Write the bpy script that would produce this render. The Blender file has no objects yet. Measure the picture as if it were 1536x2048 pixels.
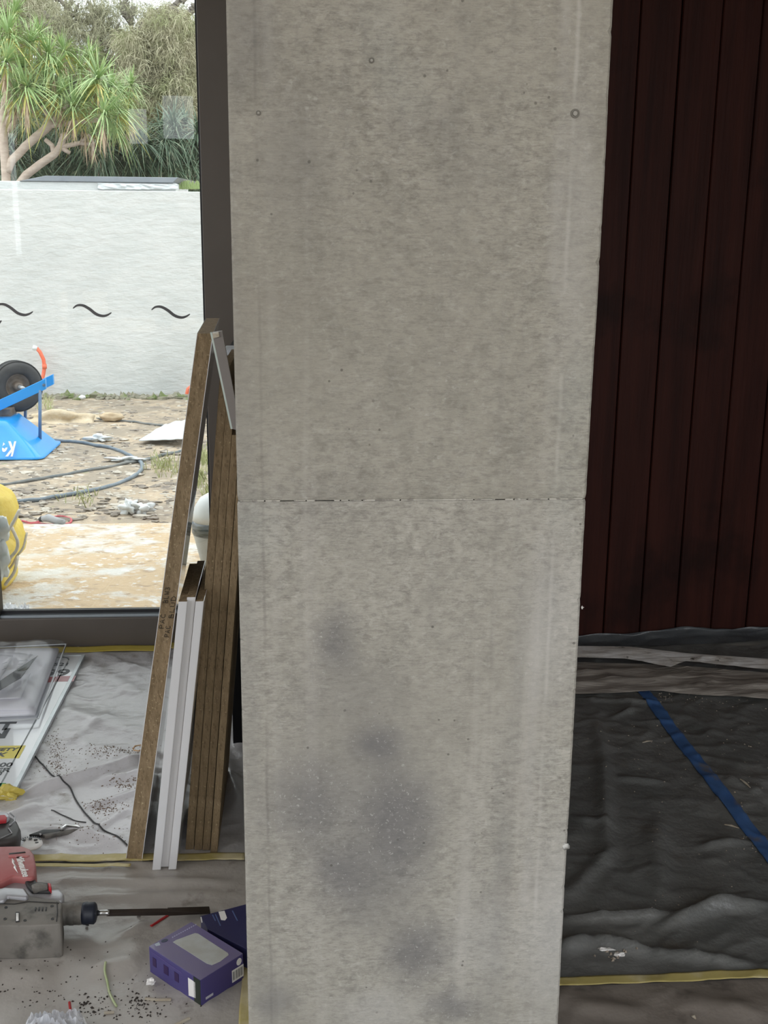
import bpy, bmesh, math, random
import numpy as np
from mathutils import Vector, Matrix, noise

random.seed(7)
SC = bpy.context.scene
COL = SC.collection

# ------------------------------------------------------------------ camera
F = 2243.0                       # focal length in pixels of the 1536x2048 frame
TH = math.radians(14.1)          # pitch down
PS = math.radians(4.1)           # yaw to the right
RO = math.atan(90 / 8923)        # small roll
H = 1.45                         # eye height
fw = Vector((math.sin(PS) * math.cos(TH), math.cos(PS) * math.cos(TH), -math.sin(TH)))
r0 = Vector((math.cos(PS), -math.sin(PS), 0)); u0 = r0.cross(fw)
rt = r0 * math.cos(RO) + u0 * math.sin(RO)
up = -r0 * math.sin(RO) + u0 * math.cos(RO)
cd = bpy.data.cameras.new('camera'); cam = bpy.data.objects.new('camera', cd); COL.objects.link(cam)
m = Matrix((rt, up, -fw)).transposed().to_4x4(); m.translation = (0, 0, H)
cam.matrix_world = m
cd.sensor_fit = 'VERTICAL'; cd.sensor_height = 36.0; cd.lens = 36.0 * F / 2048
cd.clip_start = 0.02; cd.clip_end = 200
SC.camera = cam

# ------------------------------------------------------------------ sky, exposure
W = bpy.data.worlds.new('overcast_sky'); SC.world = W; W.use_nodes = True
nt = W.node_tree; bg = nt.nodes['Background']
tc = nt.nodes.new('ShaderNodeTexCoord'); sx = nt.nodes.new('ShaderNodeSeparateXYZ')
rp = nt.nodes.new('ShaderNodeValToRGB')
nt.links.new(tc.outputs['Generated'], sx.inputs[0]); nt.links.new(sx.outputs['Z'], rp.inputs[0])
rp.color_ramp.elements[0].position = 0.0; rp.color_ramp.elements[0].color = (0.86, 0.90, 0.94, 1)
rp.color_ramp.elements[1].position = 0.9; rp.color_ramp.elements[1].color = (1.0, 1.0, 1.0, 1)
nt.links.new(rp.outputs[0], bg.inputs['Color'])
bg.inputs['Strength'].default_value = 1.22
SC.view_settings.view_transform = 'Standard'; SC.view_settings.look = 'None'
SC.view_settings.gamma = 1.0; SC.view_settings.use_curve_mapping = False
SC.view_settings.exposure = 1.22
cy = SC.cycles
cy.use_denoising = True; cy.max_bounces = 10; cy.diffuse_bounces = 6; cy.transparent_max_bounces = 24
cy.glossy_bounces = 4; cy.caustics_reflective = False; cy.caustics_refractive = False
cy.sample_clamp_indirect = 6.0

# ------------------------------------------------------------------ reading points of the photograph as places in the room
def ray(x, y): return fw + rt * ((x - 768) / F) - up * ((y - 1024) / F)
def fl(x, y, z=0.0):
    d = ray(x, y); return Vector((0, 0, H)) + d * ((z - H) / d.z)
def aY(x, y, Y):
    d = ray(x, y); return Vector((0, 0, H)) + d * (Y / d.y)

# ------------------------------------------------------------------ mesh helpers
class MB:
    def __init__(s): s.v = []; s.f = []
    def add(s, vs, fs):
        n = len(s.v); s.v += [tuple(p) for p in vs]; s.f += [tuple(i + n for i in q) for q in fs]; return s
    def hexa(s, b, t):
        n = len(b)
        return s.add(list(b) + list(t), [tuple(range(n - 1, -1, -1)), tuple(range(n, 2 * n))] +
                     [(i, (i + 1) % n, n + (i + 1) % n, n + i) for i in range(n)])
    def box(s, x0, x1, y0, y1, z0, z1):
        b = [(x0, y0, z0), (x1, y0, z0), (x1, y1, z0), (x0, y1, z0)]
        return s.hexa(b, [(p[0], p[1], z1) for p in b])
    def prism(s, pts, vec):
        pts = [Vector(p) for p in pts]; vec = Vector(vec)
        return s.hexa(pts, [p + vec for p in pts])
    def obox(s, o, ax, ay, az):
        o, ax, ay, az = map(Vector, (o, ax, ay, az))
        return s.hexa([o, o + ax, o + ax + ay, o + ay], [o + az, o + ax + az, o + ax + ay + az, o + ay + az])
    def tube(s, path, r, n=8, flat=1.0, caps=True):
        path = [Vector(p) for p in path]; k = len(path)
        rr = r if isinstance(r, (list, tuple)) else [r] * k
        vs = []; fs = []; pn = None
        for i, p in enumerate(path):
            t = (path[min(i + 1, k - 1)] - path[max(i - 1, 0)])
            if t.length < 1e-9: t = Vector((0, 0, 1))
            t.normalize()
            if pn is None:
                a = Vector((0, 0, 1)) if abs(t.z) < .9 else Vector((1, 0, 0))
                pn = (a - t * a.dot(t)).normalized()
            else:
                q = pn - t * pn.dot(t)
                pn = q.normalized() if q.length > 1e-6 else pn
            bn = t.cross(pn)
            for j in range(n):
                a = 2 * math.pi * j / n
                vs.append(p + (pn * math.cos(a) * flat + bn * math.sin(a)) * rr[i])
        for i in range(k - 1):
            for j in range(n):
                fs.append((i * n + j, i * n + (j + 1) % n, (i + 1) * n + (j + 1) % n, (i + 1) * n + j))
        if caps: fs.append(tuple(range(n - 1, -1, -1))); fs.append(tuple((k - 1) * n + j for j in range(n)))
        return s.add(vs, fs)
    def lathe(s, prof, o, ax, n=24):
        """prof: (radius, distance along ax)"""
        o = Vector(o); ax = Vector(ax).normalized()
        a = Vector((0, 0, 1)) if abs(ax.z) < .9 else Vector((1, 0, 0))
        e1 = (a - ax * a.dot(ax)).normalized(); e2 = ax.cross(e1)
        vs = []; fs = []
        for r, h in prof:
            for j in range(n):
                q = 2 * math.pi * j / n
                vs.append(o + ax * h + (e1 * math.cos(q) + e2 * math.sin(q)) * max(r, 1e-5))
        for i in range(len(prof) - 1):
            for j in range(n):
                fs.append((i * n + j, i * n + (j + 1) % n, (i + 1) * n + (j + 1) % n, (i + 1) * n + j))
        fs.append(tuple(range(n - 1, -1, -1))); fs.append(tuple((len(prof) - 1) * n + j for j in range(n)))
        return s.add(vs, fs)
    def grid(s, fn, nu, nv):
        vs = [fn(i / nu, j / nv) for j in range(nv + 1) for i in range(nu + 1)]
        w = nu + 1
        return s.add(vs, [(j * w + i, j * w + i + 1, (j + 1) * w + i + 1, (j + 1) * w + i) for j in range(nv) for i in range(nu)])
    def blob(s, c, rx, ry, rz, rough=.25, seed=0, sub=2):
        bm = bmesh.new(); bmesh.ops.create_icosphere(bm, subdivisions=sub, radius=1)
        vs = []
        for v in bm.verts:
            k = 1 + rough * noise.noise(v.co * 1.7 + Vector((seed * 3.1, seed, 0)))* 2
            vs.append((c[0] + v.co.x * rx * k, c[1] + v.co.y * ry * k, c[2] + v.co.z * rz * k))
        fs = [tuple(q.index for q in f.verts) for f in bm.faces]; bm.free()
        return s.add(vs, fs)

def origin_of(o):
    p = Vector((0, 0, 0))
    while o is not None: p += o.location; o = o.parent
    return p

def obj(name, mb, mat, parent=None, smooth=False, bevel=0, seg=2, solid=0, sub=0, fix=True):
    me = bpy.data.meshes.new(name); vs = mb.v
    if parent is not None:
        off = origin_of(parent); loc = Vector((0, 0, 0))
    else:
        a = np.array(vs); off = Vector((float((a[:, 0].min() + a[:, 0].max()) / 2), float((a[:, 1].min() + a[:, 1].max()) / 2), float(a[:, 2].min()))); loc = off
    me.from_pydata([(p[0] - off[0], p[1] - off[1], p[2] - off[2]) for p in vs], [], mb.f)
    if fix:
        bm = bmesh.new(); bm.from_mesh(me); bmesh.ops.recalc_face_normals(bm, faces=bm.faces); bm.to_mesh(me); bm.free()
    me.materials.append(mat)
    if smooth: me.polygons.foreach_set('use_smooth', [True] * len(me.polygons))
    o = bpy.data.objects.new(name, me); COL.objects.link(o); o.location = loc; o.parent = parent
    if solid: md = o.modifiers.new('thickness', 'SOLIDIFY'); md.thickness = solid; md.offset = 0
    if bevel: md = o.modifiers.new('bevel', 'BEVEL'); md.width = bevel; md.segments = seg; md.limit_method = 'ANGLE'; md.angle_limit = math.radians(35)
    if sub: md = o.modifiers.new('subdivision', 'SUBSURF'); md.levels = sub; md.render_levels = sub
    return o

def tag(o, label=None, cat=None, group=None, kind=None):
    if label: o['label'] = label
    if cat: o['category'] = cat
    if group: o['group'] = group
    if kind: o['kind'] = kind
    return o
def thing(name, label, cat, loc, group=None):
    o = bpy.data.objects.new(name, None); COL.objects.link(o); o.location = loc; o.empty_display_size = .05
    return tag(o, label, cat, group)
def struct(name, mb, mat, parent=None, **k):
    o = obj(name, mb, mat, parent, **k)
    if parent is None: o['kind'] = 'structure'
    return o
def sempty(name, loc):
    o = bpy.data.objects.new(name, None); COL.objects.link(o); o.location = loc; o['kind'] = 'structure'; return o
def lab(o, s): o['label'] = s; return o
def copy_tree(o, parent=None):
    c = o.copy(); COL.objects.link(c); c.parent = parent
    for ch in list(o.children): copy_tree(ch, c)
    return c

# ------------------------------------------------------------------ materials
def M(name, c, c2=None, rough=.6, metal=0.0, scale=6, contrast=(.35, .65), stretch=(1, 1, 1), bump=0, bscale=60,
      bstretch=(1, 1, 1), spec=.5, coat=0, c3=None, scale3=1.5, contrast3=(.5, .7), alpha=1, trans=0, rvar=0, fac2=1.0):
    mt = bpy.data.materials.new(name); mt.use_nodes = True; n = mt.node_tree; N = n.nodes; L = n.links
    b = N['Principled BSDF']; b.inputs['Roughness'].default_value = rough; b.inputs['Metallic'].default_value = metal
    b.inputs['Specular IOR Level'].default_value = spec; b.inputs['Coat Weight'].default_value = coat
    b.inputs['Alpha'].default_value = alpha; b.inputs['Transmission Weight'].default_value = trans
    b.inputs['Base Color'].default_value = (*c, 1)
    t = N.new('ShaderNodeTexCoord')
    def nz(sc, st, det=5, ro=.6):
        mp = N.new('ShaderNodeMapping'); mp.inputs['Scale'].default_value = st; L.new(t.outputs['Object'], mp.inputs[0])
        q = N.new('ShaderNodeTexNoise'); q.inputs['Scale'].default_value = sc; q.inputs['Detail'].default_value = det
        q.inputs['Roughness'].default_value = ro; L.new(mp.outputs[0], q.inputs['Vector']); return q
    last = None
    if c2 is not None:
        q = nz(scale, stretch); r = N.new('ShaderNodeMapRange'); r.inputs[1].default_value, r.inputs[2].default_value = contrast
        r.inputs[4].default_value = fac2
        L.new(q.outputs['Fac'], r.inputs[0]); mx = N.new('ShaderNodeMix'); mx.data_type = 'RGBA'
        mx.inputs['A'].default_value = (*c, 1); mx.inputs['B'].default_value = (*c2, 1)
        L.new(r.outputs[0], mx.inputs['Factor']); last = mx.outputs['Result']
        if rvar:
            r2 = N.new('ShaderNodeMapRange'); r2.inputs[3].default_value = rough; r2.inputs[4].default_value = rough + rvar
            L.new(r.outputs[0], r2.inputs[0]); L.new(r2.outputs[0], b.inputs['Roughness'])
    if c3 is not None:
        q = nz(scale3, (1, 1, 1), 6); r = N.new('ShaderNodeMapRange'); r.inputs[1].default_value, r.inputs[2].default_value = contrast3
        L.new(q.outputs['Fac'], r.inputs[0]); mx = N.new('ShaderNodeMix'); mx.data_type = 'RGBA'
        if last: L.new(last, mx.inputs['A'])
        else: mx.inputs['A'].default_value = (*c, 1)
        mx.inputs['B'].default_value = (*c3, 1); L.new(r.outputs[0], mx.inputs['Factor']); last = mx.outputs['Result']
    if last: L.new(last, b.inputs['Base Color'])
    if bump:
        q = nz(bscale, bstretch, 4); bp = N.new('ShaderNodeBump'); bp.inputs['Strength'].default_value = min(1, bump)
        bp.inputs['Distance'].default_value = .004 * max(1, bump); L.new(q.outputs['Fac'], bp.inputs['Height']); L.new(bp.outputs[0], b.inputs['Normal'])
    return mt

m_bronze = M('bronze_aluminium', (.095, .080, .068), (.11, .093, .08), rough=.42, metal=.15, scale=3)
m_gasket = M('black_gasket', (.008, .008, .01), rough=.5)
m_bead = M('glazing_bead', (.42, .47, .50), rough=.35, metal=.6)  # bead given a pale colour for the highlight along it
m_plank = M('dark_stained_timber', (.022, .0062, .0045), (.040, .0110, .0075), rough=.55, scale=4, stretch=(5, 5, .35), bump=.35, bscale=14,
            bstretch=(6, 6, .25), c3=(.012, .004, .003), scale3=2.2, contrast3=(.56, .72), spec=.12)
m_gap = M('black_backing', (.006, .005, .005), rough=.9)
m_int = M('interior_plaster', (.52, .51, .49), (.56, .55, .53), rough=.85, scale=2)
m_darkint = M('raw_fibre_cement', (.16, .155, .15), (.20, .195, .19), rough=.9, scale=2)
m_floor = M('floor_slab', (.20, .19, .175), (.26, .25, .23), rough=.8, scale=4)
m_render = M('white_render', (.59, .61, .61), (.65, .66, .66), rough=.85, scale=5, stretch=(1, 1, 2.4), bump=3, bscale=8,
             bstretch=(1, 1, 2.3), c3=(.47, .49, .49), scale3=.9, contrast3=(.48, .8))
m_white = M('white_melamine', (.78, .78, .80), (.82, .82, .84), rough=.18, scale=3, coat=.6)
m_whitep = M('white_plastic', (.75, .78, .80), (.66, .69, .71), rough=.4, scale=9)
m_darkcap = M('dark_grey_capping', (.20, .22, .25), (.26, .28, .31), rough=.5, scale=3)

def chip():
    mt = M('raw_chipboard', (.205, .145, .080), (.30, .22, .13), rough=.85, scale=60, stretch=(1.5, 1.5, .35), contrast=(.38, .62), bump=.7, bscale=130,
           bstretch=(1, 1, .5), c3=(.46, .36, .22), scale3=170, contrast3=(.60, .68))
    N = mt.node_tree.nodes; L = mt.node_tree.links
    b = N['Principled BSDF']; src = b.inputs['Base Color'].links[0].from_socket
    t = N.new('ShaderNodeTexCoord'); v = N.new('ShaderNodeTexVoronoi'); v.inputs['Scale'].default_value = 170
    mp = N.new('ShaderNodeMapping'); mp.inputs['Scale'].default_value = (1, 1, .35); L.new(t.outputs['Object'], mp.inputs[0]); L.new(mp.outputs[0], v.inputs['Vector'])
    r = N.new('ShaderNodeMapRange'); r.inputs[1].default_value = .10; r.inputs[2].default_value = .34; r.inputs[3].default_value = .35
    L.new(v.outputs['Distance'], r.inputs[0])
    mx = N.new('ShaderNodeMix'); mx.data_type = 'RGBA'; mx.inputs['A'].default_value = (.12, .08, .042, 1)
    L.new(src, mx.inputs['B']); L.new(r.outputs[0], mx.inputs['Factor']); L.new(mx.outputs['Result'], b.inputs['Base Color'])
    return mt
m_chip = chip()

def glass():
    mt = bpy.data.materials.new('window_glass'); mt.use_nodes = True; N = mt.node_tree.nodes; L = mt.node_tree.links
    for q in list(N): N.remove(q)
    o = N.new('ShaderNodeOutputMaterial'); a = N.new('ShaderNodeBsdfTransparent'); a.inputs[0].default_value = (.95, .975, .965, 1)
    g = N.new('ShaderNodeBsdfGlossy'); g.inputs['Roughness'].default_value = 0.0
    fr = N.new('ShaderNodeFresnel'); fr.inputs[0].default_value = 1.5
    mx = N.new('ShaderNodeMixShader'); L.new(fr.outputs[0], mx.inputs[0]); L.new(a.outputs[0], mx.inputs[1]); L.new(g.outputs[0], mx.inputs[2])
    L.new(mx.outputs[0], o.inputs[0]); return mt
m_glass = glass()

def film(name, tint=(.93, .94, .96), fac=.22, rough=.12, body=(.8, .82, .86)):
    """thin clear plastic: mostly see-through, partly milky, glossy"""
    mt = bpy.data.materials.new(name); mt.use_nodes = True; N = mt.node_tree.nodes; L = mt.node_tree.links
    b = N['Principled BSDF']; b.inputs['Base Color'].default_value = (*body, 1); b.inputs['Roughness'].default_value = rough
    b.inputs['Specular IOR Level'].default_value = .9; b.inputs['Coat Weight'].default_value = 1
    o = N['Material Output']; a = N.new('ShaderNodeBsdfTransparent'); a.inputs[0].default_value = (*tint, 1)
    mx = N.new('ShaderNodeMixShader'); mx.inputs[0].default_value = fac
    L.new(a.outputs[0], mx.inputs[1]); L.new(b.outputs[0], mx.inputs[2]); L.new(mx.outputs[0], o.inputs[0]); return mt
m_film = film('clear_plastic_film', fac=.13, body=(.9, .92, .95))
m_film2 = film('clear_bag_film', fac=.38, rough=.10)

# ------------------------------------------------------------------ the room shell
YW = 3.80         # window and cladding plane
XP0, XP1, YP = -0.103, 0.430, 1.65   # concrete pillar
CEIL = 3.35
struct('floor', MB().box(-4.2, 4.2, -1.4, 3.98, -.12, 0), m_floor)
struct('ceiling', MB().box(-4.3, 4.3, -1.4, 4.0, CEIL, CEIL + .2), m_int)
struct('wall_left', MB().box(-4.3, -4.2, -1.4, 4.0, -.1, .05).box(-4.3, -4.2, -1.4, 4.0, 3.2, CEIL).box(-4.3, -4.2, -1.4, -1.2, .05, 3.2).box(-4.3, -4.2, 3.5, 4.0, .05, 3.2), m_int)  # wide opening added, out of view, to brighten the floor and boards
struct('wall_right', MB().box(4.2, 4.3, -1.4, 4.0, -.1, CEIL), m_darkint)

# rear wall with its openings: low strip openings, high ones, and wide ones right and left, sized to light the room
YR = -1.3; YM = 2 * YW - YR
def mir(px, py): p = aY(px, py, YM); return p.x, p.z
xs = {}
holes = []
for (a, b, c, d) in [(108, 585, 131, 627), (156, 585, 212, 627), (108, 635, 131, 668), (158, 637, 308, 668), (338, 637, 420, 668),
                     (318, 185, 386, 276), (248, 212, 292, 286), (3, 262, 38, 512)]:
    x0, z1 = mir(a, b); x1, z0 = mir(c, d); holes.append((x0, x1, z0, z1))
holes.append((-.62, 4.1, .02, 2.95)); holes.append((-4.1, -2.48, .02, 3.3))  # left opening is added, unseen, to light the leaning boards
def wall_with_holes(mb, x0, x1, z0, z1, y0, y1, hs):
    X = sorted({x0, x1} | {min(max(v, x0), x1) for h in hs for v in h[:2]}); Z = sorted({z0, z1} | {min(max(v, z0), z1) for h in hs for v in h[2:]})
    for i in range(len(X) - 1):
        j = 0
        while j < len(Z) - 1:
            inside = lambda jj: any(h[0] < (X[i] + X[i + 1]) / 2 < h[1] and h[2] < (Z[jj] + Z[jj + 1]) / 2 < h[3] for h in hs)
            if inside(j): j += 1; continue
            k = j
            while k + 1 < len(Z) - 1 and not inside(k + 1): k += 1
            mb.box(X[i], X[i + 1], y0, y1, Z[j], Z[k + 1]); j = k + 1
    return mb
struct('wall_rear', wall_with_holes(MB(), -4.3, 4.3, -.1, CEIL, YR - .1, YR, holes), m_int)

# ---- window: bronze frame, gasket, bead, glass
GY = YW + .045
xl = aY(3, 1200, GY).x          # left mullion's right edge
xr = aY(392, 2, YW).x + .0      # right stile's left edge
z_rail = aY(200, 1236, YW).z    # top of the bottom rail
win = sempty('window_1', (xr, YW, 0))
obj('stile', MB().box(xr, XP0 + .10, YW, YW + .10, 0, 2.62), m_bronze, win, bevel=.002)
obj('bottom_rail', MB().box(xl - .2, xr - .001, YW, YW + .10, 0, z_rail), m_bronze, win, bevel=.003)
obj('bottom_rail', MB().box(-4.19, xl - .201, YW, YW + .10, 0, z_rail), m_bronze, win, bevel=.003)
obj('mullion', MB().box(xl - .075, xl, YW + .001, GY + .006, z_rail, 2.52), m_bronze, win, bevel=.002)
obj('top_rail', MB().box(-4.19, xr - .001, YW, YW + .10, 2.52, 2.62), m_bronze, win, bevel=.002)
obj('bead', MB().box(xl, xr, YW + .012, YW + .04, z_rail, z_rail + .009), m_bead, win)
obj('gasket', MB().box(xl, xr, YW + .03, GY + .004, z_rail + .009, z_rail + .021)
    .box(xr - .007, xr, YW + .02, GY + .004, z_rail + .021, 2.52).box(xl, xl + .003, YW - .001, GY + .004, z_rail + .021, 2.52), m_gasket, win)
obj('glass_pane', MB().box(xl + .002, xr - .002, GY, GY + .004, z_rail + .015, 2.52), m_glass, win)
obj('glass_pane', MB().box(-4.19, xl - .08, GY, GY + .004, z_rail + .005, 2.52), m_glass, win)
struct('wall_front', MB().box(-4.3, 4.3, YW, YW + .15, 2.62, CEIL), m_int)

# sticker swashes on the glass
m_decal = M('grey_sticker', (.13, .13, .135), rough=.6)
def swash(pts):
    ctr = [aY(x, y, GY - .0012) for x, y in pts]; n = 28; mb = MB(); vs = []
    def cr(t):
        k = min(int(t * (len(ctr) - 1)), len(ctr) - 2); q = t * (len(ctr) - 1) - k
        P = [ctr[max(k - 1, 0)], ctr[k], ctr[k + 1], ctr[min(k + 2, len(ctr) - 1)]]
        return .5 * ((2 * P[1]) + (P[2] - P[0]) * q + (2 * P[0] - 5 * P[1] + 4 * P[2] - P[3]) * q * q + (3 * P[1] - P[0] - 3 * P[2] + P[3]) * q ** 3)
    for i in range(n + 1):
        t = i / n; p = cr(t); d = (cr(min(t + .02, 1)) - cr(max(t - .02, 0))).normalized(); w = .0012 + .0038 * math.sin(math.pi * t) ** .7
        nn = Vector((-d.z, 0, d.x)); vs += [p + nn * w, p - nn * w]
    return mb.add(vs, [(2 * i, 2 * i + 1, 2 * i + 3, 2 * i + 2) for i in range(n)])
base = [(146, 617), (154, 611), (166, 611), (179, 618), (192, 628), (205, 632), (215, 630), (223, 625)]
for k, (dx, dy, s) in enumerate([(-157, -2, 'first of the row, cut by the left edge'), (0, 0, 'middle one of the row'), (157, 3, 'last of the row, nearest the window frame')]):
    o = obj('glass_sticker', swash([(x + dx, y + dy) for x, y in base]), m_decal, fix=False, solid=.0004)
    tag(o, 'dark grey wave sticker on the glass, ' + s, 'sticker', 'wave stickers on the glass')
o = obj('glass_sticker', swash([(-30, 636), (-20, 645), (-12, 650), (-4, 648), (3, 641)]), m_decal, fix=False, solid=.0004)
tag(o, 'tip of a dark grey sticker below the leftmost wave sticker on the glass', 'sticker', 'wave stickers on the glass')

# ---- dark timber cladding right of the pillar
A = fl(1165, 1287); B = fl(1530, 1268); sl = (B.y - A.y) / (B.x - A.x)
YC = lambda x: A.y + (x - A.x) * sl
clad = sempty('wall_timber', (XP1, YC(XP1), 0)); clad.name = 'wall_back'
px0 = aY(1283, 0, YC(aY(1283, 0, 3.85).x)); px1 = aY(1529, 0, YC(aY(1529, 0, 3.85).x))
sp = (px1.x - px0.x) / 3
obj('backing', MB().hexa([(-.05, YC(-.05) + .03, 0), (4.2, YC(4.2) + .03, 0), (4.2, YC(4.2) + .05, 0), (-.05, YC(-.05) + .05, 0)],
                       [(-.05, YC(-.05) + .03, CEIL), (4.2, YC(4.2) + .03, CEIL), (4.2, YC(4.2) + .05, CEIL), (-.05, YC(-.05) + .05, CEIL)]), m_gap, clad)
k = 0; x = px0.x
while x > XP1 - .3: x -= sp
while x < 4.1:
    g = .0035; a = x + g / 2; b = x + sp - g / 2; off = random.uniform(-.002, .002); e = .004
    def P(xx, d, z): return (xx, YC(xx) + d + off, z)
    bot = [P(a, .028, .0), P(a, e, .0), P(a + e * .8, 0, .0), P(b - e * .8, 0, .0), P(b, e, .0), P(b, .028, .0)]
    jit = random.uniform(-.0015, .0015)
    obj('plank', MB().hexa(bot, [(p[0] + jit, p[1], 2.62) for p in bot]), m_plank, clad)
    x += sp

# ------------------------------------------------------------------ concrete pillar
def concrete(lo, hi, tint, grain):
    mt = bpy.data.materials.new('board_marked_concrete'); mt.use_nodes = True; n = mt.node_tree; N = n.nodes; L = n.links
    b = N['Principled BSDF']; b.inputs['Roughness'].default_value = .78; b.inputs['Specular IOR Level'].default_value = .3
    t = N.new('ShaderNodeTexCoord'); geo = t.outputs['Object']
    def nz(sc, st=(1, 1, 1), det=5, ro=.6, dist=0):
        mp = N.new('ShaderNodeMapping'); mp.inputs['Scale'].default_value = st; L.new(geo, mp.inputs[0])
        q = N.new('ShaderNodeTexNoise'); q.inputs['Scale'].default_value = sc; q.inputs['Detail'].default_value = det
        q.inputs['Roughness'].default_value = ro; q.inputs['Distortion'].default_value = dist
        L.new(mp.outputs[0], q.inputs['Vector']); return q.outputs['Fac']
    def mr(v, a, b_, c=0, d=1, smooth=False):
        r = N.new('ShaderNodeMapRange'); 
        if smooth: r.interpolation_type = 'SMOOTHSTEP'
        for i, q in zip((1, 2, 3, 4), (a, b_, c, d)): r.inputs[i].default_value = q
        L.new(v, r.inputs[0]); return r.outputs[0]
    def mix(a, b_, f):
        mx = N.new('ShaderNodeMix'); mx.data_type = 'RGBA'
        for s, v in (('A', a), ('B', b_)):
            if isinstance(v, tuple): mx.inputs[s].default_value = (*v, 1)
            else: L.new(v, mx.inputs[s])
        if isinstance(f, float): mx.inputs['Factor'].default_value = f
        else: L.new(f, mx.inputs['Factor'])
        return mx.outputs['Result']
    def mth(op, a, b_=None):
        q = N.new('ShaderNodeMath'); q.operation = op
        for i, v in enumerate((a, b_)):
            if v is None: continue
            if isinstance(v, (int, float)): q.inputs[i].default_value = v
            else: L.new(v, q.inputs[i])
        return q.outputs[0]
    c = mix(lo, hi, mr(nz(2.6, (1, 1, .8), det=4), .34, .66))
    def tone(c, col, v, a, b_, am): return mix(c, tuple(q * tint for q in col), mr(v, a, b_, 0, am))
    rough_ = mr(nz(2.2, det=3), .40, .60, .45 * grain, 1.0 * grain)          # where the face is rougher
    def gated(v, a, b_, am): return mth('MULTIPLY', mr(v, a, b_, 0, am), rough_)
    c = mix(c, (.20 * tint, .19 * tint, .162 * tint), gated(nz(17, (1, 1, 1.1), 8, .72), .47, .68, .55))
    c = mix(c, (.19 * tint, .18 * tint, .155 * tint), gated(nz(46, (1, 1, 1.9), 8, .74, .3), .47, .66, .80))
    c = mix(c, (.56 * tint, .54 * tint, .49 * tint), gated(nz(52, (1, 1, 1.5), 8, .74, .5), .52, .70, .75))
    c = mix(c, (.19 * tint, .18 * tint, .16 * tint), gated(nz(110, (.55, 1, 3.4), 5, .7), .50, .68, .70))       # horizontal brushing
    c = mix(c, (.54 * tint, .52 * tint, .475 * tint), gated(nz(120, (.6, 1, 3.0), 5, .7), .56, .72, .60))
    c = mix(c, (.25 * tint, .245 * tint, .23 * tint), mr(nz(4, (2.6, 1, .18), 4, .6), .54, .74, 0, .40))       # vertical formwork streaks
    c = mix(c, (.50, .475, .435), mr(nz(5, (3.4, 1, .16), 4, .6), .58, .75, 0, .40))
    c = mix(c, (.42 * tint, .36 * tint, .32 * tint), mr(nz(1.7, det=2), .56, .72, 0, .35))
    c = mix(c, (.33 * tint, .36 * tint, .34 * tint), mr(nz(2.1, (1.3, 1, 1), det=2), .60, .74, 0, .40))
    sep = N.new('ShaderNodeSeparateXYZ'); L.new(geo, sep.inputs[0])
    # streak lines left by the formwork edges
    wob = mth('MULTIPLY', mth('SUBTRACT', nz(6, (0, 0, 1)), .5), .012)
    xx = mth('ADD', sep.outputs['X'], wob)
    for (px, wd, col, am) in [(520, .004, (.19, .18, .16), .45), (1125, .005, (.55, .53, .49), .5), (545, .012, (.50, .48, .44), .25),
                              (1100, .014, (.5, .48, .45), .3), (1004, .008, (.22, .21, .19), .22)]:
        x0 = aY(px, 700, YP).x - (XP0 + XP1) / 2
        d = mth('ABSOLUTE', mth('SUBTRACT', xx, x0))
        br = mth('MULTIPLY', mr(d, wd, 0, 0, am, True), mr(nz(7, (1, 1, 1)), .40, .60))
        c = mix(c, col, br)
    # soft round smudges (damp or dirt marks on the face)
    warp = N.new('ShaderNodeTexNoise'); warp.inputs['Scale'].default_value = 14; warp.inputs['Detail'].default_value = 3; L.new(geo, warp.inputs['Vector'])
    wv = N.new('ShaderNodeVectorMath'); wv.operation = 'MULTIPLY_ADD'; wv.inputs[1].default_value = (.06, 0, .06); 
    L.new(warp.outputs['Color'], wv.inputs[0]); L.new(geo, wv.inputs[2])
    wm = wv.outputs[0]; smud = []
    for (px, py, rx, ry, am) in [(672, 1285, 66, 82, .52), (752, 1490, 70, 58, .62), (615, 1605, 110, 120, .48), (790, 1640, 105, 160, .62), (680, 1740, 75, 75, .50), (742, 1780, 130, 110, .30),
                                 (832, 1905, 88, 85, .62), (905, 2010, 70, 42, .52), (555, 2000, 60, 40, .38), (710, 1640, 230, 280, .26), (700, 1380, 150, 110, .20), (645, 1010, 180, 90, .12), (500, 60, 70, 150, .3), (590, 300, 110, 200, .2), (860, 250, 120, 70, .14), (950, 330, 110, 90, .1)]:
        p = aY(px, py, YP); q = aY(px + rx, py, YP); q2 = aY(px, py + ry, YP)
        s = N.new('ShaderNodeVectorMath'); s.operation = 'SUBTRACT'; L.new(wm, s.inputs[0])
        s.inputs[1].default_value = (p.x - (XP0 + XP1) / 2 + .030, 0, p.z + .030)
        s2 = N.new('ShaderNodeVectorMath'); s2.operation = 'MULTIPLY'; L.new(s.outputs[0], s2.inputs[0])
        s2.inputs[1].default_value = (1 / (q.x - p.x), 0, 1 / (p.z - q2.z))
        ln = N.new('ShaderNodeVectorMath'); ln.operation = 'LENGTH'; L.new(s2.outputs[0], ln.inputs[0])
        c = mix(c, (.150, .146, .152), mr(ln.outputs['Value'], 1.2, .0, 0, am * 1.12 if am < .8 else am, True))
        if am > .45: smud.append(mr(ln.outputs['Value'], 1.25, .5))
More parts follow.
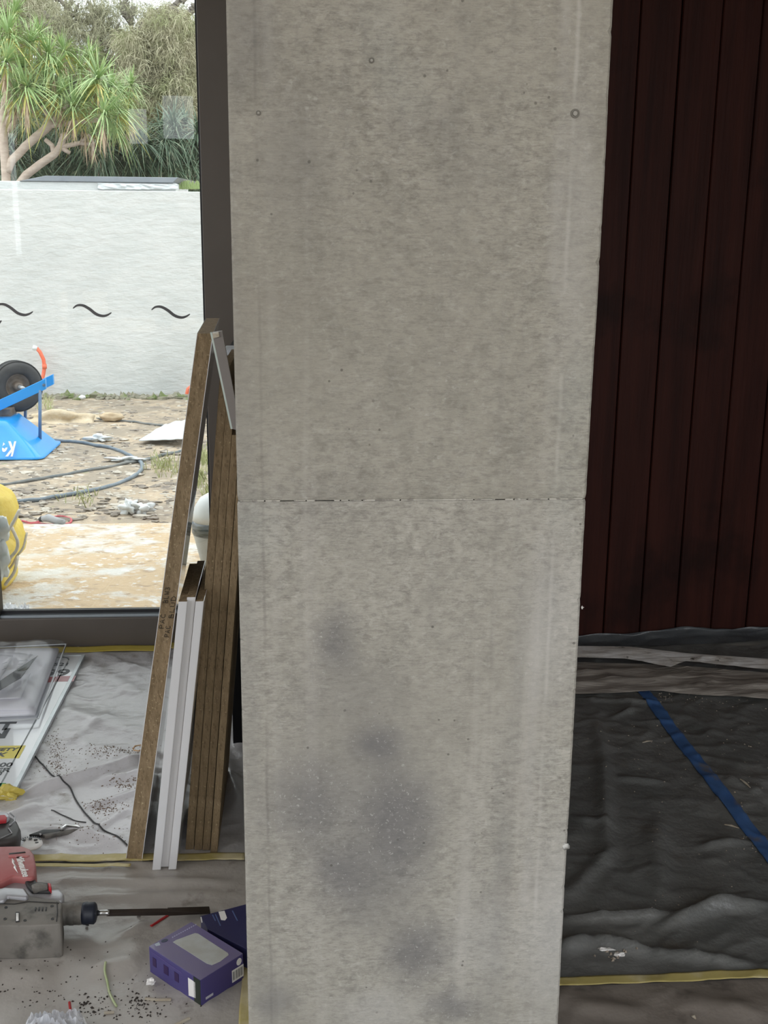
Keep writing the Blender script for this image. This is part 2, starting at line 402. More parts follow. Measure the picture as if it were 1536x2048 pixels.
    # pale flecks, pits
    for (px, py, rx, ry, am) in [(1110, 1850, 90, 240, .42), (960, 1880, 90, 130, .20), (760, 2020, 120, 60, .25), (1110, 1250, 90, 220, .28), (1150, 450, 60, 400, .22)]:   # pale soft patches, mostly low and to the right
        p = aY(px, py, YP); q = aY(px + rx, py, YP); q2 = aY(px, py + ry, YP)
        s = N.new('ShaderNodeVectorMath'); s.operation = 'SUBTRACT'; L.new(wm, s.inputs[0]); s.inputs[1].default_value = (p.x - (XP0 + XP1) / 2 + .030, 0, p.z + .030)
        s2 = N.new('ShaderNodeVectorMath'); s2.operation = 'MULTIPLY'; L.new(s.outputs[0], s2.inputs[0]); s2.inputs[1].default_value = (1 / (q.x - p.x), 0, 1 / (p.z - q2.z))
        ln = N.new('ShaderNodeVectorMath'); ln.operation = 'LENGTH'; L.new(s2.outputs[0], ln.inputs[0])
        c = mix(c, (.56, .55, .54), mr(ln.outputs['Value'], 1.2, .0, 0, am, True))
    near = smud[0]
    for q in smud[1:]: near = mth('MAXIMUM', near, q)
    dist_ = N.new('ShaderNodeVectorMath'); dist_.operation = 'MULTIPLY_ADD'; dn = N.new('ShaderNodeTexNoise'); dn.inputs['Scale'].default_value = 220; L.new(geo, dn.inputs['Vector'])
    L.new(dn.outputs['Color'], dist_.inputs[0]); dist_.inputs[1].default_value = (.012, .012, .012); L.new(geo, dist_.inputs[2])
    for sc_, gate in ((95, mth('MULTIPLY', near, .8)), (60, mr(nz(7, det=2), .55, .62, 0, .45)), (150, mth('MULTIPLY', near, .6))):
        v = N.new('ShaderNodeTexVoronoi'); v.inputs['Scale'].default_value = sc_; L.new(dist_.outputs[0], v.inputs['Vector'])
        c = mix(c, (.62, .60, .57), mth('MULTIPLY', mr(v.outputs['Distance'], .20, .10, 0, .55), gate))
    v2 = N.new('ShaderNodeTexVoronoi'); v2.inputs['Scale'].default_value = 34; L.new(geo, v2.inputs['Vector'])
    pit = mth('MULTIPLY', mr(v2.outputs['Distance'], .085, .05), mr(nz(5, det=2), .50, .54, 0, .55))
    c = mix(c, (.07, .065, .055), pit)
    # light scratches running diagonally
    L.new(c, b.inputs['Base Color'])
    h = mth('ADD', mth('MULTIPLY', nz(55, (1, 1, 1.6), 6, .65), 1.0), mth('MULTIPLY', nz(6, det=3), 1.5))
    h = mth('SUBTRACT', h, mth('MULTIPLY', pit, .8))
    bp = N.new('ShaderNodeBump'); bp.inputs['Strength'].default_value = .55; bp.inputs['Distance'].default_value = .003
    L.new(h, bp.inputs['Height']); L.new(bp.outputs[0], b.inputs['Normal'])
    return mt
m_concU_shaded = concrete((.322, .304, .258), (.415, .393, .340), .94, .90)  # upper section coloured darker for the dimmer light under the ceiling
m_concL = concrete((.365, .346, .300), (.465, .443, .392), 1.02, 1.05)
pil = thing('concrete_pillar', 'tall grey cast concrete pillar with soft dark smudges in the middle of the view', 'pillar', ((XP0 + XP1) / 2, YP, 0))
ZJ = 1.0525
def pour(z0, z1, nz_, grow, seed, name, yb, m_conc):
    mb = MB(); rs = random.Random(seed); rings = []
    for i in range(nz_ + 1):
        z = z0 + (z1 - z0) * i / nz_
        e = .0035
        ends = .0012 if i in (0, nz_) else 0
        def ch(k):
            q = noise.noise(Vector((k * 7.3, z * 24, seed))) ; q2 = noise.noise(Vector((k * 3.1, z * 90, seed)))
            r = e + .0014 * q + .0012 * q2
            if rs.random() < .05: r += rs.uniform(.001, .0045)
            return max(.0012, r)
        a, b = ch(1), ch(2)
        x0 = XP0 - grow + ends + .002 * noise.noise(Vector((.3, z * 2, seed))); x1 = XP1 + grow - ends + .0022 * noise.noise(Vector((5.3, z * 2.3, seed)))
        y0 = YP - grow + ends
        rings.append([(x0, yb, z), (x0, y0 + a, z), (x0 + a, y0, z)] + [(x0 + a + (x1 - b - x0 - a) * t, y0, z) for t in (.25, .5, .75)] + [(x1 - b, y0, z), (x1, y0 + b, z), (x1, yb, z)])
    n = len(rings[0]); vs = [p for r in rings for p in r]
    fs = [(i * n + j, i * n + (j + 1) % n, (i + 1) * n + (j + 1) % n, (i + 1) * n + j) for i in range(nz_) for j in range(n)]
    fs += [tuple(range(n - 1, -1, -1)), tuple(nz_ * n + j for j in range(n))]
    mb.add(vs, fs)
    return obj(name, mb, m_conc, pil)
pour(0, ZJ - .0008, 260, 0.0004, 1, 'lower_section', YW - .005, m_concL)
pour(ZJ + .0008, CEIL, 330, 0, 2, 'upper_section', YW - .005, m_concU_shaded)
m_ridge = M('pale_joint_fin', (.50, .48, .43), (.30, .28, .25), rough=.9, scale=70, contrast=(.5, .55))
# the joint: a pale fin of cement paste along part of it, broken and uneven
mb = MB(); rs = random.Random(4)
for (a, b) in [(480, 560), (588, 630), (668, 990), (1010, 1165)]:
    x = a
    while x < b:
        w = rs.uniform(10, 26); x2 = min(b, x + w); p = aY(x, 1002 - (x - 480) * .0065, YP); q = aY(x2, 1002 - (x2 - 480) * .0065, YP)
        hh = rs.uniform(.0007, .0016); mb.box(p.x, q.x, YP - rs.uniform(.0008, .0022), YP + .002, p.z - hh * .5, p.z + hh); x = x2 + rs.choice([0, 0, 3])
obj('joint_fin', mb, m_ridge, pil)
m_tie = M('tie_hole_ring', (.19, .18, .155), rough=.8); m_plug = M('tie_hole_plug', (.36, .345, .31), rough=.8)
def tie(px, py, r):
    p = aY(px, py, YP); n = 24; mb = MB()
    o = obj('tie_hole', MB().lathe([(r * .55, .0010), (r * .6, -.0018), (r * .95, -.0012), (r, .0010)], (p.x, YP, p.z), (0, 1, 0), 22), m_tie, pil, smooth=True)
    obj('tie_plug', MB().lathe([(r * .30, -.0026), (r * .50, -.0022), (r * .54, .001)], (p.x, YP, p.z), (0, 1, 0), 16), m_plug, o)
tie(1150, 227, .0066); tie(743, 121, .0040); tie(517, 226, .0036)
mb = MB()
p = aY(1164, 1216, YP - .002); mb.blob(p, .0016, .0008, .0030, .6, 3, 1); mb.blob(p + Vector((.0018, 0, .001)), .0022, .0006, .0006, .5, 5, 1)
p = aY(1136, 1692, YP - .002); mb.blob(p + Vector((-.004, .001, 0)), .005, .0008, .006, .8, 9, 2)
obj('cement_crumb', mb, M('cement_crumb', (.62, .61, .58), rough=.9), pil, smooth=True)

# ------------------------------------------------------------------ drop sheets
def seg_d(x, y, a, b):
    ax, ay = a; bx, by = b; dx, dy = bx - ax, by - ay; L2 = dx * dx + dy * dy
    t = max(0, min(1, ((x - ax) * dx + (y - ay) * dy) / L2)); return math.hypot(x - ax - t * dx, y - ay - t * dy), t
def folds(px):
    out = []
    for (x1, y1, x2, y2, w, h) in px:
        a = fl(x1, y1); b = fl(x2, y2); out.append(((a.x, a.y), (b.x, b.y), w, h))
    return out
F_left = folds([(30, 1600, 330, 1512, .020, .024), (200, 1566, 330, 1545, .022, .014), (165, 1330, 300, 1400, .03, .006), (120, 1420, 300, 1480, .04, .007),
                (170, 1620, 300, 1580, .012, .010), (90, 1660, 250, 1690, .018, .012), (150, 1690, 260, 1620, .014, .008), (130, 1490, 220, 1430, .02, .006),
                (230, 1330, 300, 1345, .02, .006), (10, 1640, 90, 1610, .03, .01), (440, 1500, 488, 1640, .02, .02)])
F_low = folds([(100, 1765, 470, 1770, .016, .010), (150, 1800, 450, 1795, .018, .008), (180, 1940, 290, 1930, .03, .010), (0, 1960, 110, 1950, .03, .006),
               (240, 1880, 300, 1850, .012, .010), (200, 1890, 300, 1900, .03, .006), (0, 1900, 180, 1900, .05, .008)])
F_right = folds([(1130, 1845, 1350, 1838, .010, .020), (1120, 1905, 1180, 1890, .018, .022), (1180, 1890, 1300, 1912, .016, .024), (1300, 1912, 1500, 1938, .014, .018),
                 (1205, 1500, 1215, 1730, .02, .018), (1190, 1440, 1205, 1520, .02, .012), (1310, 1640, 1320, 1780, .03, .016), (1320, 1860, 1500, 1800, .014, .022),
                 (1400, 1700, 1500, 1690, .012, .014), (1130, 1800, 1230, 1700, .02, .012), (1400, 1830, 1536, 1815, .014, .018), (1160, 1400, 1330, 1412, .01, .008),
                 (1280, 1420, 1220, 1440, .01, .01), (1450, 1560, 1536, 1600, .02, .012), (1240, 1560, 1330, 1570, .012, .01), (1150, 1640, 1230, 1660, .012, .008)])
F_lowr = folds([(1130, 2010, 1280, 2030, .02, .008), (1350, 2000, 1536, 2040, .03, .010)])
def hgt(x, y, fs, seed, amp):
    z = .004
    for a, b, w, h in fs:
        d, t = seg_d(x, y, a, b); z += h * math.exp(-(d / w) ** 2) * min(1, 4 * t * (1 - t) + .25)
    p = Vector((x, y, seed))
    z += amp * (1 - abs(noise.noise(p * 5.0)) * 2) ** 2 * .9
    z += amp * .8 * (1 - abs(noise.noise(p * 11.0 + Vector((3, 1, 0)))) * 2) ** 3 * (1 if noise.noise(p * 3) > -.1 else .3)
    z += amp * .25 * (noise.noise(p * 26.0))
    return max(z, .0015)
hL = lambda x, y: hgt(x, y, F_left, 1, .0050)
hB = lambda x, y: hgt(x, y, F_low, 7, .0030)
hR = lambda x, y: hgt(x, y, F_right, 13, .0058)
hBR = lambda x, y: hgt(x, y, F_lowr, 21, .0035)

def sheet_mat(name, c, c2, rough, dirt, dscale, dcon, crinkle, spec=.5, extra=None):
    mt = M(name, c, c2, rough=rough, scale=2.2, contrast=(.35, .7), c3=dirt, scale3=dscale, contrast3=dcon, bump=crinkle, bscale=16, spec=spec, rvar=.12)
    return mt
m_shL = sheet_mat('milky_grey_plastic', (.50, .49, .50), (.62, .61, .625), .27, (.20, .165, .135), 9, (.59, .72), 1.2, .6)
m_shB = sheet_mat('brownish_grey_plastic', (.33, .305, .28), (.42, .395, .37), .33, (.14, .12, .10), 13, (.60, .75), 1.0, .55)
m_shR = sheet_mat('black_plastic', (.115, .119, .116), (.175, .174, .168), .30, (.10, .085, .07), 7, (.60, .78), 1.8, .5)
m_shBR = sheet_mat('dark_brown_plastic', (.19, .165, .145), (.25, .22, .195), .42, (.06, .05, .045), 11, (.55, .75), 1.0, .4)

def sheet(name, x0, x1, y0, y1, hf, mat, label, wav=.0, step=.0085):
    nu = int((x1 - x0) / step); nv = int((y1 - y0) / step)
    def fn(u, v):
        y = y0 + (y1 - y0) * v; x = x0 + (x1 - x0) * u
        if wav:
            e = wav * noise.noise(Vector((x * 3, y0, 2.2)))
            y = y + e * (1 - v)
        return (x, y, hf(x, y))
    o = obj(name, MB().grid(fn, nu, nv), mat, smooth=True, fix=False)
    return tag(o, label, 'plastic sheet')
YT = 2.40     # tape seam left
sheet('drop_sheet', -2.0, XP0 - .006, YT - .005, YW - .004, hL, m_shL, 'milky grey plastic drop sheet on the floor under the window, between the tapes')
sheet('drop_sheet', -1.7, XP0 - .006, 1.55, YT - .012, hB, m_shB, 'brownish grey plastic drop sheet in front of the left tape, under the power tool')
YTR = 1.895
sheet('drop_sheet', XP1 + .008, 2.0, YTR + .004, YC(.5) - .012, hR, m_shR, 'black crumpled plastic drop sheet right of the pillar, in front of the timber wall')
sheet('drop_sheet', XP1 + .008, 1.6, 1.55, YTR - .004, hBR, m_shBR, 'dark brown plastic drop sheet in front of the right yellow tape')
# plastic turned up against the timber
def fn(u, v):
    x = XP1 + .008 + u * 1.6; yy = YC(x) - .012 - .07 * (1 - v) ** 2 - .01 * noise.noise(Vector((x * 9, v * 3, 5)))
    z = .006 + .014 * abs(noise.noise(Vector((x * 7, v * 2, 8)))) + (.030 + .018 * noise.noise(Vector((x * 4, 0, 1)))) * v ** 1.5
    return (x, min(yy, YC(x) - .008), z)
o = obj('drop_sheet', MB().grid(fn, 120, 10), M('black_film_edge', (.05, .055, .06), (.075, .08, .085), rough=.3, scale=6, bump=1, bscale=20), smooth=True, fix=False)
tag(o, 'dark plastic strip turned up along the foot of the timber wall', 'plastic sheet')

# tapes --------------------------------------------------------------
m_tapeY = M('yellow_tape', (.40, .33, .11), (.50, .42, .17), rough=.5, scale=9, c3=(.62, .55, .34), scale3=5, contrast3=(.50, .62))
m_tapeY2 = M('yellow_tape_bright', (.46, .36, .05), (.56, .45, .10), rough=.45, scale=8)
m_tapeB = M('blue_tape', (.035, .095, .26), (.06, .14, .32), rough=.5, scale=12, c3=(.13, .12, .12), scale3=8, contrast3=(.56, .66))
def strip(a, b, w, hf, n=80, lift=.0014, wob=.003, seed=0):
    """a flat tape following the sheet under it; a, b floor points, w its width"""
    a = Vector((a[0], a[1], 0)); b = Vector((b[0], b[1], 0)); d = (b - a).normalized(); s = Vector((-d.y, d.x, 0)); mb = MB()
    def fn(u, v):
        e = wob * noise.noise(Vector((u * 6, seed, 1))); q = a + (b - a) * u + s * ((v - .5) * w * (1 + .12 * noise.noise(Vector((u * 9, v * 2, seed)))) + e)
        return (q.x, q.y, hf(q.x, q.y) + lift)
    return mb.grid(fn, n, 6)
hmaxL = lambda x, y: max(hL(x, y), hB(x, y)) * .55 + .006
a, b = fl(-60, 1725), fl(490, 1722)
tag(obj('tape_strip', strip(a, b, .030, hmaxL, lift=.002), m_tapeY, smooth=True, fix=False, solid=.0006), 'pale yellow tape across the floor below the leaning boards', 'tape')
tag(obj('tape_strip', strip(a + Vector((0, -.030, 0)), fl(262, 1740), .013, hmaxL, lift=.003), m_tapeY, smooth=True, fix=False, solid=.0006), 'narrow second edge of pale yellow tape just behind the power tool', 'tape')
a, b = fl(120, 1306), fl(485, 1303)
tag(obj('tape_strip', strip((-1.9, YW - .035), (XP0 - .02, YW - .035), .055, lambda x, y: .012 + .006 * noise.noise(Vector((x * 5, y, 0))), lift=.002), m_tapeY2, smooth=True, fix=False, solid=.0006),
    'mustard yellow tape along the foot of the window frame', 'tape')
a, b = fl(484, 1735), fl(487, 1990)
tag(obj('tape_strip', strip((XP0 - .018, 1.60), (XP0 - .018, 2.36), .026, lambda x, y: hB(x, y), lift=.003), m_tapeY, smooth=True, fix=False, solid=.0006), 'yellow tape along the left foot of the pillar', 'tape')
a, b = fl(1105, 1976), fl(1580, 1966)
tag(obj('tape_strip', strip((XP1 + .005, YTR), (1.35, YTR - .002), .026, lambda x, y: .55 * max(hR(x, y), hBR(x, y)) + .008, lift=.002, wob=.001), m_tapeY, smooth=True, fix=False, solid=.0006),
    'olive yellow tape across the dark floor right of the pillar', 'tape')
a, b = fl(1275, 1372), fl(1560, 1745)
tag(obj('tape_strip', strip(a, b, .042, hR, n=140, lift=.002, wob=.004), m_tapeB, smooth=True, fix=False, solid=.0006), 'blue tape running diagonally over the black plastic', 'tape')

# crumpled pale paper strip near the foot of the timber wall
m_paper = M('dusty_paper', (.85, .84, .84), (.6, .56, .52), rough=.7, scale=8, bump=1.5, bscale=22, bstretch=(.4, 2, 1), c3=(.10, .085, .07), scale3=17, contrast3=(.62, .68))
m_brownp = M('dusty_brown_plastic', (.44, .40, .36), (.20, .175, .155), rough=.45, scale=7, stretch=(.6, 3, 1), bump=2, bscale=14, bstretch=(.4, 3, 1))
def band(pts_top, pts_bot, base, ampl, seed, fx, fy, n=110, mth=12):
    def lerp(P, u):
        for i in range(len(P) - 1):
            if u <= P[i + 1][0] or i == len(P) - 2:
                t = (u - P[i][0]) / (P[i + 1][0] - P[i][0]); return P[i][1] + (P[i + 1][1] - P[i][1]) * t
    def fn(u, v):
        px = pts_top[0][0] + (pts_top[-1][0] - pts_top[0][0]) * u
        yt = lerp(pts_top, px); yb = lerp(pts_bot, px); q = fl(px, yb + (yt - yb) * v, .012)
        z = base + ampl * (1 - abs(noise.noise(Vector((q.x * fx, q.y * fy, seed)))) * 2) ** 2 * math.sin(math.pi * min(1, v * 1.0 + .02)) ** .4
        return (max(q.x, XP1 + .006), q.y, z)
    return MB().grid(fn, n, mth)
o = obj('brown_plastic', band([(1130, 1325), (1340, 1330), (1600, 1352)], [(1130, 1390), (1300, 1384), (1600, 1405)], .014, .016, 3, 3, 22), m_brownp, smooth=True, fix=False)
tag(o, 'dusty brown crumpled plastic band in front of the timber wall', 'plastic sheet')
o = obj('paper_strip', band([(1130, 1303), (1260, 1305), (1370, 1318), (1540, 1330)], [(1130, 1326), (1250, 1329), (1340, 1346), (1370, 1334), (1540, 1352)], .034, .006, 6, 9, 12, n=90, mth=6), m_paper, smooth=True, fix=False)
tag(o, 'dusty pale paper strip lying along the foot of the timber wall', 'paper')

# ------------------------------------------------------------------ boards leaning left of the pillar
def panel(name, label, q, group, mat, core=None, cat='board', toppx=None, back=None):
    """q: floor points bl, br and top points tl, tr of the narrow front edge; back: vector to the rear edge"""
    bl, br, tl, tr = [Vector(v) for v in q]
    o = thing(name, label, cat, (bl + br) / 2, group)
    c = obj('core', MB().hexa([bl, br, br + back, bl + back], [tl, tr, tr + back, tl + back]), mat, o, bevel=.0006, seg=1)
    return o, c, (bl, br, tl, tr)
Y1 = 2.402
bl, br = fl(252, 1722, .006), fl(283, 1723, .006)
zt = aY(395, 667, Y1).z
tl, tr = aY(395, 667, Y1), aY(425, 664, Y1); tr.z = tl.z
back = (fl(413, 636, zt) - tl); back.z = 0
bk2 = fl(445, 638, zt) - tr
O, c, (bl, br, tl, tr) = panel('chipboard_panel', 'tallest raw chipboard panel leaning left of the pillar, with black handwriting on its edge', (bl, br, tl, tr), 'boards leaning beside the pillar', m_chip, back=back)
# melamine faces left and right of the core
sd = (br - bl).normalized() * .0012
o = obj('melamine_face', MB().hexa([br, br + sd, br + sd + back, br + back], [tr, tr + sd, tr + sd + back, tr + back]), m_white, O); lab(o, 'pale melamine face')
o = obj('melamine_face', MB().hexa([bl - sd, bl, bl + back, bl - sd + back], [tl - sd, tl, tl + back, tl - sd + back]), m_white, O); lab(o, 'pale melamine face')
# handwriting up the front edge
m_ink = M('black_marker', (.012, .011, .010), rough=.6)
G = {'P': [[(0, 0), (.05, 1)], [(.0, .95), (.45, 1), (.6, .78), (.45, .52), (.05, .48)]],
     'A': [[(0, 0), (.3, 1), (.6, .0)], [(.12, .38), (.52, .4)]],
     'C': [[(.6, .85), (.35, 1), (.08, .7), (.05, .3), (.3, .0), (.65, .12)]],
     'B': [[(0, 0), (.05, 1)], [(.03, 1), (.45, .95), (.45, .6), (.05, .52), (.55, .45), (.55, .08), (0, 0)]],
     'L': [[(.05, 1), (.02, .05), (.5, .0)]], 'W': [[(0, 1), (.12, 0), (.3, .6), (.48, 0), (.65, 1)]],
     'U': [[(0, 1), (.03, .15), (.3, 0), (.55, .2), (.55, 1)]],
     'D': [[(.05, 0), (.05, 1)], [(-.1, .98), (.4, .95), (.68, .5), (.4, .02), (0, 0)]],
     '3': [[(0, .95), (.4, 1), (.5, .75), (.2, .55), (.55, .4), (.5, .05), (0, .05)]]}
def edge_pt(u, v, lift=.0008):
    p = (bl + (br - bl) * u) * (1 - v) + (tl + (tr - tl) * u) * v; return p + Vector((0, -lift, 0))
def v_of(py):
    lo, hi = 0, 1
    for _ in range(40):
        mid = (lo + hi) / 2; p = edge_pt(.5, mid) - Vector((0, 0, H)); y = 1024 - F * p.dot(up) / p.dot(fw)
        if y > py: lo = mid
        else: hi = mid
    return lo
Lh = (tl - bl).length; Wd = (br - bl).length; mb = MB()
for s, u_base, ya, yb in (('PAC', .40, 1257, 1226), ('BLW3', .44, 1206, 1172), ('PAC', .82, 1274, 1250), ('BLUD', .93, 1236, 1190)):
    va, vb = v_of(ya), v_of(yb); adv = (vb - va) / len(s); hgt_u = .30
    for i, chh in enumerate(s):
        for st in G[chh]:
            mb.tube([edge_pt(u_base - y * hgt_u, va + adv * (i + .9 * x / .7 * .9)) for x, y in st], .00065, 5)
o = obj('handwriting', mb, m_ink, O); lab(o, 'black marker handwriting')

# three short white panels standing side by side
zt = aY(374, 1203, 2.352).z
for k, (xa, xb, ta, tb, yb_, dy, lb) in enumerate([(305, 321, 357, 374, 1746, 0, 'left one of the three short white-edged panels'),
                                              (322, 337, 374.5, 391, 1739, .012, 'middle, slightly set back one of the three short white-edged panels'),
                                              (337.5, 352, 391.5, 407, 1749, 0, 'right one of the three short white-edged panels, beside the brown stack')]):
    Yk = 2.352 + dy
    a, b = aY(xa, yb_, Yk), aY(xb, yb_, Yk); a.z = b.z = .006
    zt2 = zt + (.006 if k == 1 else 0)
    c_, d_ = aY(ta, 1203, Yk), aY(tb, 1203, Yk); c_.z = d_.z = zt2
    bkv = fl(379 + k * 17, 1127, zt2) - fl(ta, 1203, zt2); bkv.z = 0
    bkv = bkv * (1 if k != 1 else .98)
    O2, cc, q = panel('white_edged_panel', 'white edging strip panel, ' + lb, (a, b, c_, d_), 'short white-edged panels', m_chip, back=bkv)
    f = Vector((0, -.0010, 0))
    o = obj('edging', MB().hexa([a + f, b + f, b, a], [c_ + f, d_ + f, d_, c_]), m_white, O2); lab(o, 'white melamine edging')
    s2 = Vector((.0010, 0, 0))
    o = obj('melamine_face', MB().hexa([b, b + s2, b + s2 + bkv, b + bkv], [d_, d_ + s2, d_ + s2 + bkv, d_ + bkv]), m_white, O2); lab(o, 'white melamine face')

# four raw chipboard panels behind
q4 = [(371, 388, 441, 458, 735, 2.435), (388.5, 404.5, 453, 469, 800, 2.432), (405, 420, 464, 480, 870, 2.430), (420.5, 435, 478, 493, 905, 2.418)]
who = ['leftmost of the four brown panels stacked against the pillar', 'second from the left of the four brown panels stacked against the pillar',
       'third from the left of the four brown panels stacked against the pillar', 'rightmost of the four brown panels, touching the pillar edge']
for k, (xa, xb, ta, tb, ty, Yk) in enumerate(q4):
    a, b = aY(xa, 1706, Yk), aY(xb - .4, 1706, Yk); a.z = b.z = .006
    c_, d_ = aY(ta, ty, Yk), aY(tb - .4, ty, Yk); d_.z = c_.z
    panel('chipboard_panel', 'raw chipboard panel, ' + who[k], (a, b, c_, d_), 'brown panels stacked against the pillar', m_chip, back=Vector((-.012 * 0, .38, 0)))

# thin grey strip lying on the panel tops
m_strip = M('grey_laminate', (.27, .245, .235), (.24, .22, .21), rough=.45, scale=4)
m_glassy = M('pale_green_edge', (.60, .70, .67), rough=.25)
YS = 2.398
P_ = [aY(424, 665, YS), aY(444, 662, YS), aY(476, 830, YS), aY(474, 860, YS), aY(465, 858, YS)]
st = thing('edging_strip', 'thin grey laminate strip with a pale edge slanting from the tall panel to the pillar', 'strip', P_[4])
o = obj('strip_body', MB().hexa([P_[4], P_[3], P_[2], P_[1], P_[0]], [p + Vector((0, .014, 0)) for p in (P_[4], P_[3], P_[2], P_[1], P_[0])]), m_strip, st)
e = Vector((-.0040, 0, 0))
o = obj('strip_edge', MB().hexa([P_[4] + e, P_[4] + Vector((0, 0, 0)), P_[0], P_[0] + e], [p + Vector((0, .014, 0)) for p in (P_[4] + e, P_[4], P_[0], P_[0] + e)]), m_glassy, st); lab(o, 'pale green-white edge')
o = obj('paint_dab', MB().prism([aY(425, 665, YS - .001), aY(437, 663, YS - .001), aY(439, 673, YS - .001), aY(426, 677, YS - .001)], (0, -.002, 0)), M('white_paint', (.75, .75, .72), (.5, .42, .3), rough=.6, scale=60), st); lab(o, 'white smear at the upper end')

# black board with a white taped top, deep in the corner
bb = thing('black_board', 'narrow black board with white tape on its top, between the strip and the pillar', 'board', aY(458, 1500, 3.0) * 1)
bb.location = (aY(458, 1300, 3.0).x, 3.0, .006)
x0 = aY(447, 708, 3.0).x; x1 = aY(490, 708, 3.0).x; z1 = aY(458, 711, 3.0).z
obj('board_body', MB().box(x0, x1, 3.0, 3.5, .006, z1), M('black_laminate', (.004, .004, .005), rough=.6, spec=.2), bb)
z2 = aY(458, 700, 3.0).z
o = obj('white_tape', MB().box(x0 - .001, x1, 2.997, 3.12, z1, z2), M('white_tape', (.68, .72, .78), (.5, .53, .58), rough=.4, scale=30), bb, bevel=.002); lab(o, 'white tape over the top')

# ------------------------------------------------------------------ text helper
def text(name, s, size, o_, ex, ey, mat, parent, shear=0.0, ext=.0003, align='LEFT', bold=0.0, wide=1.0):
    cu = bpy.data.curves.new(name, 'FONT'); cu.body = s; cu.size = size; cu.shear = shear; cu.extrude = ext; cu.align_x = align; cu.offset = bold
    tmp = bpy.data.objects.new(name, cu); COL.objects.link(tmp); dg = bpy.context.evaluated_depsgraph_get()
    me = bpy.data.meshes.new_from_object(tmp.evaluated_get(dg)); bpy.data.objects.remove(tmp)
    ex = Vector(ex).normalized(); ey = Vector(ey).normalized(); ez = ex.cross(ey)
    mm = Matrix((ex, ey, ez)).transposed().to_4x4(); mm.translation = Vector(o_)
    me.transform(Matrix.Diagonal((wide, 1, 1, 1))); me.transform(mm); off = origin_of(parent); me.transform(Matrix.Translation(-off)); me.materials.clear(); me.materials.append(mat)
    o = bpy.data.objects.new(name, me); COL.objects.link(o); o.parent = parent; return o

# ------------------------------------------------------------------ the notice board on the floor
ZB = .022
m_sign = M('white_board_print', (.70, .72, .75), (.78, .81, .84), rough=.25, scale=2.5, coat=.5)
m_alu = M('aluminium_edge', (.55, .60, .62), (.66, .72, .74), rough=.3, metal=.2, scale=20)
TR = fl(172, 1308, ZB); BR = fl(24, 1590, ZB); XS = (TR.x + BR.x) / 2
sg = thing('notice_board', 'large white printed notice board lying on the floor under the bagged papers', 'sign', (XS - .5, BR.y, .010))
obj('board', MB().box(XS - 1.0, XS - .004, BR.y, TR.y, .012, ZB - .002), m_sign, sg, bevel=.001)
obj('edge_trim', MB().box(XS - .012, XS, BR.y, TR.y, .010, ZB).box(XS - 1.0, XS - .012, TR.y - .010, TR.y, .010, ZB), m_alu, sg, bevel=.001)
m_dk = M('dark_grey_print', (.05, .055, .06), rough=.5); m_redp = M('red_print', (.45, .03, .04), rough=.5); m_yelp = M('yellow_print', (.72, .60, .05), (.78, .68, .12), rough=.4, scale=9)
m_grnp = M('green_print', (.05, .33, .10), rough=.5); m_pink = M('pink_print', (.75, .42, .45), rough=.5); m_grline = M('grey_line', (.16, .18, .19), rough=.4)
def onb(px, py): q = fl(px, py, ZB - .0015); return q
zb = ZB - .0017
def rect(name, x0, x1, y0, y1, mat, lift=.0): obj(name, MB().box(x0, x1, y0, y1, ZB - .0021, ZB - .0014 + lift), mat, sg)
xi = XS - .045
obj('border_line', MB().box(xi - .004, xi, BR.y + .02, TR.y - .06, ZB - .0021, ZB - .0014).box(XS - .9, xi - .03, TR.y - .026, TR.y - .020, ZB - .0021, ZB - .0014)
    .tube([(xi - .03 + .028 * math.sin(a), TR.y - .051 + .028 * math.cos(a), ZB - .002) for a in [0, .3, .6, .9, 1.2, 1.57]], .0028, 6, caps=True), m_grline, sg)
ex, ey = (1, 0, 0), (0, 1, 0)
q = onb(138, 1331); lab(text('lettering', '6521', .036, (q.x, q.y, zb), ex, ey, m_dk, sg, align='RIGHT', bold=.0006), 'small digits at the top')
q = onb(137, 1349); lab(text('lettering', '99', .082, (q.x, q.y - .01, zb), ex, ey, m_dk, sg, align='RIGHT', bold=.002), 'large digits 99')
q = onb(118, 1364); q2 = onb(100, 1350); rect('red_patch', q.x - .07, q.x - .018, q.y, q.y + .045, m_redp)
rect('pink_patch', q.x - .015, q.x + .045, q.y + .005, q.y + .05, m_pink)
q = onb(24, 1459); lab(text('lettering', 'NT', .075, (q.x, q.y, zb), ex, ey, m_dk, sg, align='RIGHT', bold=.003), 'bold heading line, first')
q = onb(12, 1475); lab(text('lettering', 'N', .085, (q.x, q.y, zb), ex, ey, m_dk, sg, align='RIGHT', bold=.004), 'bold heading line, second')
a_, b_ = onb(38, 1516), onb(42, 1491); rect('yellow_band', XS - .9, a_.x - .0, a_.y, b_.y, m_yelp)
q = onb(32, 1501.5); text('lettering', 'SAFETY', .027, (q.x, q.y, ZB - .0012), ex, ey, m_dk, sg, align='RIGHT', shear=.2, bold=.0009)
q = onb(8, 1513); text('lettering', 'K', .034, (q.x, q.y, ZB - .0012), ex, ey, m_dk, sg, align='RIGHT', shear=.2, bold=.0009)
for s, x, y in (('000', 23, 1533), ('GER', 18, 1543.5), ('0', 2, 1551)):
    q = onb(x, y); text('lettering', s, .034, (q.x, q.y, zb), ex, ey, m_dk, sg, align='RIGHT', bold=.0008)
a_, b_ = onb(4, 1581), onb(8, 1566); rect('green_block', XS - .9, a_.x, a_.y, b_.y, m_grnp)

